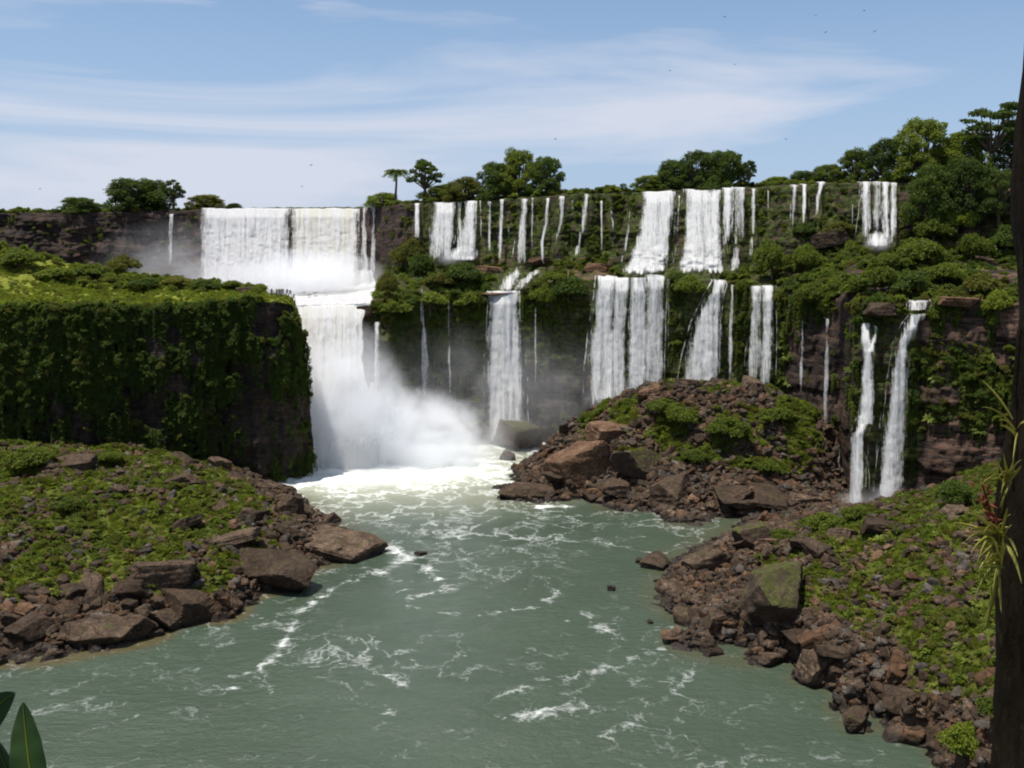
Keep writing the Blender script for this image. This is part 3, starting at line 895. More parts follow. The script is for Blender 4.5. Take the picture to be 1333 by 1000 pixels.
def st(px, w, y0, y1, lean=0.0, w2=None):
    w2 = w if w2 is None else w2
    return [(px - w / 2, px + w / 2, y0), (px + lean * 0.5 - (w + w2) / 4, px + lean * 0.5 + (w + w2) / 4, (y0 + y1) / 2), (px + lean - w2 / 2, px + lean + w2 / 2, y1)]

THICK = dict(dens=0.80, relief=0.7, edge=1.0)
MED = dict(dens=0.70, relief=0.5, edge=0.8)
THIN = dict(dens=0.68, relief=0.25, edge=0.35, bulge=0.2)
FAINT = dict(dens=0.58, relief=0.2, edge=0.3, bulge=0.2)

# upper tier, left to right
waterfall('faint white veil on the dark cliff beside the great curtain fall', ('curtain', st(223, 8, 279, 350, -2, 9), FAINT))
waterfall('great white curtain fall plunging in two steps into the spray',
          ('curtain', [(262, 379, 272), (260, 378, 300), (256, 379, 378)], dict(dens=0.96, relief=1.0, edge=1.5)),
          ('curtain', [(380, 468, 272), (380, 467, 300), (376, 468, 380)], dict(dens=1.0, relief=1.0, edge=1.2, tint=0.8)),
          ('curtain', [(469, 479, 271), (468, 480, 300), (466, 484, 372)], dict(dens=0.66, relief=0.4, edge=0.8)),
          ('curtain', [(481, 491, 271), (480, 491, 300), (478, 492, 362)], dict(dens=0.62, relief=0.4, edge=0.8)),
          ('rapids', [(300, 484, 352), (335, 488, 372), (372, 490, 382), (384, 484, 392), (384, 480, 400)], dict(dens=1.7, relief=0.5, edge=1.2, back=0, off=0.9, fade=0, slope=0.0, bulge=0.2)),
          ('chute', [(384, 476, 398), (380, 472, 420), (376, 472, 470), (372, 486, 540), (366, 505, 612)], dict(dens=1.35, relief=1.1, edge=2.2, slope=15.0, sexp=0.8, back=6.0, off=2.0, fade=0.0, tint=0.5, bulge=1.5)))
waterfall('short white strand falling behind the tall ledge bush', ('curtain', st(543, 9, 266, 312, 0, 10), MED))
waterfall('white fall with three strands spreading on the upper ledge',
          ('curtain', [(564, 596, 264), (560, 595, 290), (554, 592, 338)], dict(dens=0.80, relief=0.6, edge=0.8)),
          ('curtain', [(596, 601, 264), (595, 602, 290), (592, 604, 334)], THIN),
          ('curtain', [(602, 624, 262), (600, 624, 290), (592, 622, 332)], dict(dens=0.74, relief=0.5, edge=0.7)),
          ('rapids', [(590, 618, 318), (584, 622, 326), (572, 622, 340)], dict(dens=0.86, relief=0.8, edge=0.8, back=0, off=2.2)))
waterfall('faint strand on green moss beside the three-stranded fall', ('curtain', st(637, 6, 262, 334, 0, 7), FAINT))
waterfall('thin white strand between green moss on the upper cliff', ('curtain', st(654, 8, 260, 342, -4, 7), THIN))
waterfall('narrow fall feeding the stepped cascade above the single lower fall',
          ('curtain', [(676, 690, 260), (673, 688, 300), (666, 690, 348)], dict(dens=0.70, relief=0.5, edge=0.6)),
          ('cascade', [(664, 692, 342), (660, 682, 356), (646, 676, 370), (640, 676, 380)], dict(dens=0.66, relief=0.8, edge=1.0, back=0, off=1.4)),
          ('cascade', [(694, 716, 346), (684, 706, 356), (672, 694, 366), (662, 682, 380)], dict(dens=0.60, relief=0.6, edge=1.0, back=0, off=1.4)))
waterfall('short faint strand beside the narrow cascade-feeding fall', ('curtain', st(693, 5, 258, 330, -1, 5), FAINT))
waterfall('zigzag trickle over green moss, second of three', ('curtain', [(710, 716, 258), (708, 714, 290), (702, 708, 316), (704, 711, 345)], THIN))
waterfall('pale double trickle on the mossy upper cliff', ('curtain', [(726, 738, 256), (724, 735, 290), (720, 727, 316), (722, 728, 338)], dict(dens=0.52, relief=0.3, edge=0.4)))
waterfall('curved white strand ending in a spray on the ledge', ('curtain', [(759, 768, 254), (755, 765, 290), (752, 760, 308), (742, 757, 335)], dict(dens=0.70, relief=0.4, edge=0.45, bulge=0.2)))
waterfall('hair-thin trickle left of the broad two-step fall', ('curtain', st(783, 4, 262, 330, 0, 4), FAINT))
waterfall('trickle breaking over mossy rocks just beside the broad fall', ('curtain', [(817, 822, 270), (815, 822, 300), (808, 816, 330), (806, 812, 348)], dict(dens=0.50, relief=0.3, edge=0.3, bulge=0.2)))
waterfall('broad white fall on the upper cliff breaking over a sloping foot',
          ('curtain', [(835, 878, 250), (832, 877, 280), (828, 875, 306), (819, 872, 330), (808, 867, 358)], dict(dens=0.82, relief=0.6, edge=0.8, fade=0.1, slope=5.5, foot=1.6)))
waterfall('widest upper fall, flaring over rocks with side strands',
          ('curtain', [(891, 940, 248), (890, 940, 280), (888, 942, 312), (884, 944, 332), (878, 946, 356)], dict(dens=0.80, relief=0.6, edge=0.8, fade=0.1, slope=5.5, foot=1.6)),
          ('curtain', [(938, 956, 246), (938, 955, 280), (936, 954, 322)], dict(dens=0.68, relief=0.5, edge=0.8)),
          ('curtain', [(954, 972, 245), (954, 972, 280), (952, 972, 322)], dict(dens=0.60, relief=0.3, edge=0.5)),
          ('curtain', [(977, 985, 245), (977, 985, 280), (975, 984, 308)], THIN),
          ('cascade', [(950, 968, 312), (950, 966, 330), (946, 966, 354)], dict(dens=0.60, relief=0.8, edge=0.8, back=0, off=1.8)),
          ('cascade', [(972, 986, 300), (974, 984, 322), (972, 982, 348)], dict(dens=0.52, relief=0.6, edge=0.6, back=0, off=1.6)))
waterfall('slim pair of strands above the round ledge shrubs', ('curtain', [(1028, 1040, 242), (1027, 1038, 270), (1026, 1036, 308)], dict(dens=0.64, relief=0.4, edge=0.5)))
waterfall('single thread of water between two slim upper falls', ('curtain', st(1047, 6, 240, 292, -1, 6), THIN))
waterfall('short curved strand dropping behind a ledge shrub', ('curtain', [(1064, 1075, 238), (1061, 1070, 256), (1057, 1066, 286)], dict(dens=0.70, relief=0.4, edge=0.5)))
waterfall('see-through fall of four strands beside the tall dark trees',
          ('curtain', [(1120, 1136, 238), (1120, 1136, 280), (1118, 1136, 312)], dict(dens=0.74, relief=0.5, edge=0.8)),
          ('curtain', [(1134, 1148, 238), (1134, 1148, 280), (1134, 1149, 312)], dict(dens=0.58, relief=0.4, edge=0.6)),
          ('curtain', [(1146, 1160, 238), (1146, 1160, 280), (1146, 1161, 312)], dict(dens=0.72, relief=0.5, edge=0.8)),
          ('curtain', [(1157, 1170, 238), (1157, 1170, 280), (1156, 1170, 312)], dict(dens=0.68, relief=0.5, edge=0.6)),
          ('rapids', [(1122, 1166, 300), (1124, 1166, 308), (1124, 1164, 322)], dict(dens=0.76, relief=0.9, edge=0.9, back=0, off=2.2)))
for k, (tx, ty0, ty1, tw, lab) in enumerate(((664, 268, 318, 4, 'broken trickle just left of the narrow cascade-feeding fall'), (745, 262, 300, 4, 'short broken trickle between the pale double trickle and the curved strand'),
        (796, 276, 326, 4, 'short trickle low on the cliff between the curved strand and the broad fall'), (884, 256, 318, 4, 'trickle in the gap between the broad fall and the widest upper fall'),
        (1000, 250, 286, 4, 'short trickle right of the widest upper fall'), (1014, 270, 306, 3, 'low trickle left of the slim pair of strands'),
        (1092, 246, 280, 4, 'short trickle right of the short curved strand'), (1110, 256, 302, 3, 'faint trickle just left of the see-through four-stranded fall'))):
    waterfall(lab, ('curtain', st(tx, tw, ty0, ty1, (k % 3 - 1) * 3.0, tw + 1), dict(dens=0.40, relief=0.2, edge=0.3, bulge=0.2, broken=0.3, back=0.6)), name='trickle')['group'] = 'trickles on the upper cliff'
# lower tier
waterfall('faint misty strand beside the great chute', ('curtain', st(491, 10, 420, 530, 0, 14), FAINT))
waterfall('thin wisp dropping from a bushy ledge into mist', ('curtain', st(549, 7, 378, 530, 6, 20), dict(dens=0.50, relief=0.2, edge=0.4, bulge=0.2)))
waterfall('barely visible thread in front of hanging vines', ('curtain', st(584, 4, 388, 520, 2, 6), FAINT))
waterfall('single lower fall dropping beneath the stepped cascade',
          ('curtain', [(635, 677, 380), (635, 678, 410), (634, 680, 440), (633, 683, 500), (632, 686, 590)], dict(dens=0.88, relief=0.7, edge=0.9, fade=0.14)))
waterfall('wisp beside the single lower fall', ('curtain', st(697, 4, 400, 520, 0, 6), FAINT))
waterfall('paired white lower falls parting on green moss, wider pair',
          ('curtain', [(776, 804, 361), (772, 802, 400), (766, 800, 450), (762, 802, 535)], dict(dens=0.88, relief=0.8, edge=0.9)),
          ('curtain', [(796, 822, 363), (793, 818, 400), (788, 817, 450), (784, 818, 530)], dict(dens=0.80, relief=0.6, edge=0.8)),
          ('curtain', [(820, 845, 363), (818, 845, 400), (815, 845, 450), (811, 845, 530)], dict(dens=0.84, relief=0.6, edge=0.8)),
          ('curtain', [(840, 870, 360), (838, 868, 400), (836, 867, 450), (834, 866, 520)], dict(dens=0.74, relief=0.5, edge=0.8)))
waterfall('slanting white fall that widens towards the islet',
          ('curtain', [(928, 948, 366), (918, 944, 385), (902, 940, 420), (892, 939, 465), (882, 938, 520)], dict(dens=0.86, relief=0.7, edge=0.9)))
waterfall('narrow grey strand between the slanting fall and the veil', ('curtain', [(950, 957, 372), (946, 957, 420), (942, 956, 510)], dict(dens=0.60, relief=0.3, edge=0.5)))
waterfall('translucent grey veil falling behind the islet top',
          ('curtain', [(976, 994, 374), (973, 992, 430), (968, 990, 512)], dict(dens=0.72, relief=0.4, edge=0.6)),
          ('curtain', [(990, 1010, 374), (988, 1009, 430), (985, 1008, 512)], dict(dens=0.78, relief=0.4, edge=0.6)))
waterfall('faint thread in the dark recess behind the islet', ('curtain', [(1041, 1048, 416), (1040, 1048, 460), (1036, 1046, 530)], FAINT))
waterfall('thin grey strand in the recess beside the mossy buttress', ('curtain', [(1074, 1082, 416), (1071, 1082, 470), (1067, 1082, 556)], dict(dens=0.54, relief=0.3, edge=0.5)))
waterfall('narrow twin-pronged fall sliding down bright moss',
          ('curtain', [(1120, 1133, 423), (1119, 1134, 440), (1121, 1139, 452), (1123, 1138, 470), (1121, 1137, 500), (1116, 1136, 552)], dict(dens=0.92, relief=0.5, edge=0.4, back=1.0, fade=0.0, off=2.2)),
          ('curtain', [(1137, 1143, 427), (1135, 1142, 440), (1126, 1138, 458)], dict(dens=0.74, relief=0.4, edge=0.35, back=1.0, fade=0, off=2.4)),
          ('curtain', [(1115, 1138, 544), (1106, 1130, 566), (1100, 1130, 610), (1097, 1132, 668)], dict(dens=0.82, relief=0.5, edge=0.8, back=1.0, off=2.2)))
waterfall('tall white curving fall beside brown layered rock, nearest of the falls',
          ('curtain', [(1180, 1210, 393), (1180, 1209, 404)], dict(dens=0.62, relief=0.2, edge=0.4, fade=0, off=0.6)),
          ('curtain', [(1184, 1206, 410), (1174, 1198, 424), (1165, 1188, 450), (1157, 1183, 500), (1148, 1180, 570), (1137, 1177, 670)], dict(dens=0.84, relief=0.6, edge=0.7, back=3.0, off=2.4, fade=0.04)))
waterfall('small slide of white water where the islet meets the twin falls',
          ('curtain', [(1088, 1096, 562), (1086, 1096, 600), (1080, 1094, 625), (1072, 1090, 660)], dict(dens=0.66, relief=0.4, edge=0.5, back=0, off=2.4)))

def build_splash(parent_label):
    xs = np.linspace(0, 1, 90); ys = np.linspace(0, 1, 44)
    U, V = np.meshgrid(xs, ys)
    PXs = 372 + 248 * U
    Db = cliff_D(PXs, 560) - 1.5
    D = Db - 3 - 24 * V * (0.55 + 0.45 * np.sin(np.pi * np.clip(U * 1.1, 0, 1)))
    X = (PXs - CX) / F * D / math.cos(PITCH)
    prof = np.where(U < 0.42, 1.0, np.exp(-((U - 0.42) / 0.30) ** 2))
    hgt = 19.0 * prof * (1 - V) ** 1.35 * smooth(0.0, 0.12, U)
    nz = fbm(np.stack([X * 0.22, D * 0.22, hgt * 0.1], -1), 5, 190)
    Z = hgt * (0.55 + 0.9 * nz) - 0.4 + 1.5 * (nz - 0.5)
    dn = 1.0 - 1.1 * smooth(0.35, 0.85, V) - 1.0 * smooth(0.35, 0.85, U) - 0.5 * smooth(0.35, 1.0, hgt / 19.0) * smooth(0.3, 0.5, U) + 0.5 * (nz - 0.5)
    return mesh_np('splash', np.stack([X, D, Z], -1), grid_faces(*X.shape)[:, ::-1], True, {'dens': dn, 'tint': np.zeros(X.shape)}, np.stack([X, D + Z * 0.6], -1))
for _o in list(C.objects):
    if _o.get('label', '').startswith('great white curtain'):
        c_ = link('splash', build_splash(''), M_FALL, _o); c_.location = tuple(-np.array(_o.location))

# white water running down the dark rock at the islet's end
def islet_D(px, py):
    px = np.asarray(px, float); py = np.broadcast_to(np.asarray(py, float), px.shape)
    H = BANKS['islet']['tps']
    out = np.empty(px.shape)
    for i, (a, b) in enumerate(zip(px.ravel(), py.ravel())):
        out.flat[i] = hit(H, a, b, 0.5)[1]
    return out
_seed[0] += 1
o = link('cascade', curtain_mesh([(733, 745, 548), (716, 736, 558), (698, 720, 572), (680, 702, 592)], off=0.8, dens=0.62, relief=0.5, edge=0.8, back=0, surf=islet_D, seed=_seed[0], fade=0), M_FALL)
tag(o, 'white rivulet tumbling down dark rock into the pool beside the mossy boulders', 'cascade')

# ------------------------------------------------------------------ spray
def mist(name, px, py, D, rx, ry, rz, mat, label, dz=0.0):
    bm = bmesh.new()
    bmesh.ops.create_icosphere(bm, subdivisions=3, radius=1.0)
    me = bpy.data.meshes.new(name); bm.to_mesh(me); bm.free()
    o = link(name, me, mat)
    c = unproj(px, py, D); o.location = (c[0], c[1], c[2] + dz); o.scale = (rx, ry, rz)
    return tag(o, label, 'spray', kind='stuff')
M_MIST_A = m_mist('spray_dense', 0.46, 0.11)
M_MIST_B = m_mist('spray_thin', 0.034, 0.06)
M_MIST_C = m_mist('spray_upper', 0.035, 0.05)
M_MIST_D = m_mist('spray_plume', 0.30, 0.10)
mist('mist', 450, 560, 228, 18, 13, 28, M_MIST_A, 'dense white spray boiling up at the foot of the great chute')
mist('mist', 540, 580, 231, 26, 13, 15, M_MIST_A, 'low white spray rolling over the pool')
mist('mist', 640, 520, 240, 40, 12, 21, M_MIST_B, 'thin grey mist hanging before the lower cliff')
mist('mist', 250, 345, 304, 34, 17, 16, M_MIST_C, 'pale mist drifting across the dark cliff beside the great curtain fall')
mist('mist', 405, 362, 296, 25, 15, 10, M_MIST_D, 'white plume at the foot of the great curtain fall')

M_MIST_F = m_mist('spray_curtain_foot', 0.11, 0.07)
M_MIST_E = m_mist('spray_small', 0.22, 0.25)
mist('mist', 300, 366, 305, 21, 13, 9, M_MIST_F, 'pale spray hiding the foot of the great curtain on the bluff side')
for fx, fy_, rx_, rz_, lab in ((838, 352, 6, 3.2, 'spray at the foot of the broad upper fall'), (914, 348, 7, 3.4, 'spray at the foot of the widest upper fall'), (588, 336, 6, 2.6, 'spray at the foot of the three-stranded fall'),
                               (814, 522, 12, 6.0, 'spray behind the islet below the paired lower falls'), (912, 512, 8, 5.0, 'spray behind the islet below the slanting fall'), (1156, 652, 5, 4.0, 'spray at the foot of the tall curving fall'),
                               (1112, 654, 4, 3.4, 'spray at the foot of the twin-pronged fall'), (1143, 318, 4, 2.0, 'spray at the foot of the four-stranded fall'), (660, 560, 8, 6.0, 'spray at the foot of the single lower fall')):
    mist('mist', fx, fy_, float(cliff_D(fx, fy_)) - 5.0, rx_, 3.5, rz_, M_MIST_E, lab)

# ------------------------------------------------------------------ foliage and rock prototypes
def leaf_quads(c, nrm, size, rng, aspect=0.5):
    n = len(c)
    r = rng.normal(size=(n, 3))
    t = np.cross(nrm, r); t /= np.linalg.norm(t, axis=1)[:, None] + 1e-9
    b = np.cross(nrm, t)
    s = size * rng.uniform(0.6, 1.4, (n, 1))
    droop = nrm * s * 0.18
    v = np.stack([c - t * s * 0.5 - droop, c - b * s * aspect * 0.5, c + t * s * 0.5 - droop, c + b * s * aspect * 0.5], 1)
    f = np.arange(n * 4).reshape(-1, 4)
    return v.reshape(-1, 3), f

def lobed_cloud(lobes, n, size, rng, aspect=0.55, low=-0.35):
    """Leaves on the outside of a set of lobes (x,y,z,r,flatten)."""
    L = np.array(lobes, float)
    w = L[:, 3] ** 2; w /= w.sum()
    cs, ns = [], []
    for i, (x, y, z, r, fl) in enumerate(L):
        k = int(n * w[i] * 1.5) + 4
        d = rng.normal(size=(k * 2, 3)); d /= np.linalg.norm(d, axis=1)[:, None]
        d = d[d[:, 2] > low][:k]
        rr = r * (0.60 + 0.62 * rng.random(len(d)) ** 0.9)
        rr *= 0.68 + 0.64 * vnoise(d * 3.4 + i * 7.1, 201)
        p = np.array([x, y, z]) + d * rr[:, None] * np.array([1, 1, fl])
        dist = np.linalg.norm((p[:, None] - L[None, :, :3]) / np.stack([L[:, 3], L[:, 3], L[:, 3] * L[:, 4]], 1)[None], axis=-1)
        ok = (dist > 0.62).all(1)
        cs.append(p[ok]); ns.append(d[ok])
    c = np.concatenate(cs); d = np.concatenate(ns)
    nr = d * 0.7 + rng.normal(size=d.shape) * 0.55 + np.array([0, 0, 0.35])
    nr /= np.linalg.norm(nr, axis=1)[:, None]
    return leaf_quads(c, nr, size, rng, aspect)

def bush_mesh(seed, mat, n=1500, size=0.2, nl=8, flat=0.75, name='foliage'):
    """A shrub about 2 wide and 1.3 high standing on z=0."""
    rng = np.random.default_rng(seed)
    lobes = []
    for i in range(nl):
        a = rng.uniform(0, 2 * math.pi); d = 0.62 * math.sqrt(rng.random())
        r = rng.uniform(0.28, 0.5) if nl < 12 else rng.uniform(0.17, 0.36)
        lobes.append((d * math.cos(a), d * math.sin(a), 0.25 + (1 - d) * rng.uniform(0.2, 0.75), r, flat))
    v, f = lobed_cloud(lobes, n, size, rng)
    me = mesh_np(name, v, f, False)
    me.materials.append(mat)
    return me

def tuft_mesh(seed, mat, n=90, h=1.0, name='tuft'):
    rng = np.random.default_rng(seed)
    a = rng.uniform(0, 2 * math.pi, n); r = 0.7 * np.sqrt(rng.random(n))
    base = np.stack([r * np.cos(a), r * np.sin(a), a * 0], 1)
    lean = rng.normal(size=(n, 3)) * 0.35; lean[:, 2] = 0
    hh = h * rng.uniform(0.45, 1.0, (n, 1))
    side = np.stack([np.cos(a + 1.3), np.sin(a + 1.3), a * 0], 1) * 0.07
    mid = base + lean * 0.35 * hh + np.array([0, 0, 0.6]) * hh
    tip = base + lean * hh + np.array([0, 0, 0.95]) * hh
    v = np.stack([base - side, base + side, mid + side * 0.8, tip], 1).reshape(-1, 3)
    me = mesh_np(name, v, np.arange(n * 4).reshape(-1, 4), False)
    me.materials.append(mat)
    return me

def rock_mesh(seed, flat=0.75, n=15, name='rock', sub=2, rough=0.036, mat=None):
    """A fractured block: a polyhedron of n random cleavage planes, roughened."""
    rng = np.random.default_rng(seed)
    bm = bmesh.new()
    bmesh.ops.create_icosphere(bm, subdivisions={1: 2, 2: 3, 3: 4}[sub] + 1, radius=1.0)
    d = np.array([v.co for v in bm.verts]); d /= np.linalg.norm(d, axis=1)[:, None]
    nr = rng.normal(size=(n, 3)); nr /= np.linalg.norm(nr, axis=1)[:, None]
    nr = np.concatenate([nr, np.eye(3), -np.eye(3)])
    nr[n:] += rng.normal(0, 0.22, (6, 3)); nr /= np.linalg.norm(nr, axis=1)[:, None]
    off = rng.uniform(0.72, 1.0, len(nr))
    dt = d @ nr.T
    r = np.min(np.where(dt > 0.05, off[None] / np.maximum(dt, 0.05), 9.0), 1)
    co = d * np.minimum(r, 1.35)[:, None]
    nz = (fbm(co * 2.3 + seed, 4, 300 + seed) - 0.5) * rough * 4.5
    strat = (vnoise(np.stack([co[:, 0] * 0.6, co[:, 1] * 0.6, co[:, 2] * 7 + seed], 1), 9) - 0.5) * rough * 1.6
    co = (co + d * (nz + strat)[:, None]) * np.array([1, rng.uniform(0.7, 0.95), flat])
    for v, c in zip(bm.verts, co): v.co = c
    me = bpy.data.meshes.new(name); bm.to_mesh(me); bm.free()
    me.polygons.foreach_set('use_smooth', np.ones(len(me.polygons), bool))
    me.set_sharp_from_angle(angle=math.radians(26))
    me.materials.append(mat or M_ROCK)
    return me

def proto_collection(name, meshes):
    """Source shapes for scattered stuff; the collection itself is not part of the scene."""
    col = bpy.data.collections.new(name)
    for i, me in enumerate(meshes):
        o = bpy.data.objects.new('%s_%02d' % (name, i), me)
        col.objects.link(o)
    return col

def scatter(name, pts, scl, idx, col, label, cat, tilt=0.25, seed=0, euler=None):
    rng = np.random.default_rng(seed + 1000)
    n = len(pts)
    me = bpy.data.meshes.new(name)
    me.vertices.add(n); me.vertices.foreach_set('co', np.asarray(pts, np.float32).ravel())
    a = me.attributes.new('scl', 'FLOAT_VECTOR', 'POINT')
    s = np.asarray(scl, float)
    if s.ndim == 1: s = s[:, None] * rng.uniform(0.85, 1.15, (n, 3))
    a.data.foreach_set('vector', s.astype(np.float32).ravel())
    if euler is None:
        euler = np.stack([rng.normal(0, tilt, n), rng.normal(0, tilt, n), rng.uniform(0, 6.283, n)], 1)
        vi = np.isin(np.asarray(idx), (9, 10)) & ('clump' in col.name)
        euler[vi] = np.stack([rng.normal(0, 0.05, n), rng.normal(0, 0.05, n), rng.normal(0, 0.4, n)], 1)[vi]
    a = me.attributes.new('rot', 'FLOAT_VECTOR', 'POINT'); a.data.foreach_set('vector', np.asarray(euler, np.float32).ravel())
    a = me.attributes.new('idx', 'INT', 'POINT'); a.data.foreach_set('value', np.asarray(idx, np.int32))
    o = link(name, me)
    g = bpy.data.node_groups.new(name + '_scatter', 'GeometryNodeTree')
    g.interface.new_socket('Geometry', in_out='INPUT', socket_type='NodeSocketGeometry')
    g.interface.new_socket('Geometry', in_out='OUTPUT', socket_type='NodeSocketGeometry')
    N = g.nodes
    gi, go = N.new('NodeGroupInput'), N.new('NodeGroupOutput')
    ci = N.new('GeometryNodeCollectionInfo'); ci.inputs[0].default_value = col
    ci.inputs['Separate Children'].default_value = True; ci.inputs['Reset Children'].default_value = True
    ip = N.new('GeometryNodeInstanceOnPoints'); ip.inputs['Pick Instance'].default_value = True
    def at(nm, dt):
        k = N.new('GeometryNodeInputNamedAttribute'); k.data_type = dt; k.inputs['Name'].default_value = nm
        return [s_ for s_ in k.outputs if s_.enabled][0]
    g.links.new(gi.outputs[0], ip.inputs['Points'])
    g.links.new(ci.outputs[0], ip.inputs['Instance'])
    g.links.new(at('idx', 'INT'), ip.inputs['Instance Index'])
    er = N.new('FunctionNodeEulerToRotation'); g.links.new(at('rot', 'FLOAT_VECTOR'), er.inputs[0])
    g.links.new(er.outputs[0], ip.inputs['Rotation'])
    g.links.new(at('scl', 'FLOAT_VECTOR'), ip.inputs['Scale'])
    g.links.new(ip.outputs[0], go.inputs[0])
    md = o.modifiers.new('scatter', 'NODES'); md.node_group = g
    return tag(o, label, cat, kind='stuff')

def vine_mesh(seed, mat, n=420, size=0.3):
    rng = np.random.default_rng(seed)
    k = 9
    a = rng.uniform(-0.9, 0.9, k); ln = rng.uniform(1.2, 4.2, k)
    j = rng.integers(0, k, n); t = rng.random(n)
    c = np.stack([a[j] + rng.normal(0, 0.10, n), -0.25 * np.sin(t * 2.5) + rng.normal(0, 0.15, n), 0.4 - ln[j] * t], 1)
    nr = rng.normal(size=(n, 3)) * 0.5 + np.array([0, -0.8, 0.7]); nr /= np.linalg.norm(nr, axis=1)[:, None]
    v, f = leaf_quads(c, nr, size, rng, 0.5)
    me = mesh_np('vine', v, f, False); me.materials.append(mat)
    return me
def fern_mesh(seed, mat, n=26):
    rng = np.random.default_rng(seed)
    vs_, off, fs_ = [], 0, []
    for k in range(n):
        az = rng.uniform(0, 6.283); L = rng.uniform(0.7, 1.3); s_ = np.linspace(0, 1, 6)
        mid = np.stack([L * s_ * math.cos(az), L * s_ * math.sin(az), 0.9 * s_ - 0.75 * s_ ** 2 + rng.uniform(0, 0.3) * s_], 1)
        sd = np.array([-math.sin(az), math.cos(az), 0]) * 0.13
        w = np.sin(np.pi * (0.15 + 0.8 * s_))[:, None]
        g = np.stack([mid - sd * w, mid + sd * w], 1).reshape(-1, 3)
        vs_.append(g); fs_.append(np.array([[2 * i, 2 * i + 1, 2 * i + 3, 2 * i + 2] for i in range(5)]) + off); off += len(g)
    me = mesh_np('fern', np.concatenate(vs_), np.concatenate(fs_), False); me.materials.append(mat)
    return me
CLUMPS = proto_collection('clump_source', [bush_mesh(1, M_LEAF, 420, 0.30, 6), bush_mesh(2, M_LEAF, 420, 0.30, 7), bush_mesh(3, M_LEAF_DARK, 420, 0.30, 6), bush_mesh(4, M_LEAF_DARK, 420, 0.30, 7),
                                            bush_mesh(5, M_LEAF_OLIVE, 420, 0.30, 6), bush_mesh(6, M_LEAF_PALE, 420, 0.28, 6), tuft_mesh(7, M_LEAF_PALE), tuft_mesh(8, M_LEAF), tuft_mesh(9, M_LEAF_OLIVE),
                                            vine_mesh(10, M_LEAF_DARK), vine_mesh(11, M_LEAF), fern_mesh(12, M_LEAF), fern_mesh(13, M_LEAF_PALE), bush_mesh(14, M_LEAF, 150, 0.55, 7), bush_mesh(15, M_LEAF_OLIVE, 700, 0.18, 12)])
STONES = proto_collection('stone_source', [rock_mesh(20 + i, 0.55 + 0.1 * (i % 3), 6, 'stone', 1, mat=(M_ROCK, M_ROCK_GREY, M_ROCK_DARK, M_ROCK_RED, M_ROCK_DARK, M_ROCK)[i]) for i in range(6)])

def in_fall(px, py):
    px = np.asarray(px); py = np.asarray(py)
    r = np.zeros(px.shape, bool)
    for a, b, c, d in FALLS_AVOID:
        r |= (px > a) & (px < b) & (py > c) & (py < d)
    return r

# -- hanging growth on the big cliff
rng = np.random.default_rng(21)
px = rng.uniform(-40, 1400, 40000); py = rng.uniform(236, 560, 40000)
y1, d1, y2, d2, y3, d3, d4 = cliff_keys(px)
ledge = (py > y2 - 4) & (py < y3 + 14)
prob = np.where(py < y1 + 3, 0, np.where(ledge, 0.9, moss_field(px, py) * np.where(py < y2, 0.95, 0.5)))
prob = prob * np.where((px > 560) & (px < 800) & (py > y3) & (py < 470), 1.7, 1) * np.where((px > 478) & (px < 640) & (py > y3) & (py < 450), 2.2, 1)
prob = prob * np.where((px < 478) & (px > 255), 0, 1) * np.where((px < 255), 0.35, 1)
prob = prob + np.where((px > 1190) & (py > y3) & (py < 640), 0.22, 0)
nz = fbm(np.stack([px * 0.03, py * 0.03, px * 0], -1), 3, 500)
ok = (rng.random(len(px)) < prob * np.where(py < y2, smooth(0.12, 0.42, nz), smooth(0.30, 0.58, nz)) * 1.2) & ~in_fall(px, py)
px, py = px[ok], py[ok]
pts = unproj(px, py, cliff_D(px, py) - 0.2)
pts[:, 2] -= 0.4
sc = rng.uniform(0.6, 1.35, len(px)) ** 1.6 * np.where((py > np.interp(px, KEYS[:, 0], KEYS[:, 3]) - 4) & (py < np.interp(px, KEYS[:, 0], KEYS[:, 5]) + 12), 1.2, 0.9)
idx = rng.choice([0, 1, 2, 3, 4, 9, 10, 9, 10, 11, 13, 14], len(px))
sc = sc * np.where(py < np.interp(px, KEYS[:, 0], KEYS[:, 3]) - 4, 0.75, 1.0)
scatter('undergrowth', pts, sc, idx, CLUMPS, 'green growth clinging to the wet ledges of the cliff', 'undergrowth', seed=1, tilt=0.5)

# -- the strip of scrub along the upper rim
rng = np.random.default_rng(22)
px = np.concatenate([rng.uniform(-40, 258, 260), rng.uniform(494, 1400, 1100)])
y1, d1, *_ = cliff_keys(px)
back = rng.uniform(0.5, 14, len(px))
pts = unproj(px, y1, d1); pts[:, 1] += back; pts[:, 0] *= (d1 + back) / d1; pts[:, 2] += 0.2
ok = ~(in_fall(px, y1 + 4) & (back < 5))
nz = n1(px / 40.0, 77)
scatter('scrub', pts[ok], (rng.uniform(0.5, 1.5, len(px)) * (1 + 0.6 * nz))[ok], rng.choice([0, 1, 2, 4, 5], len(px))[ok], CLUMPS, 'low scrub along the rim above the falls', 'scrub', seed=2)

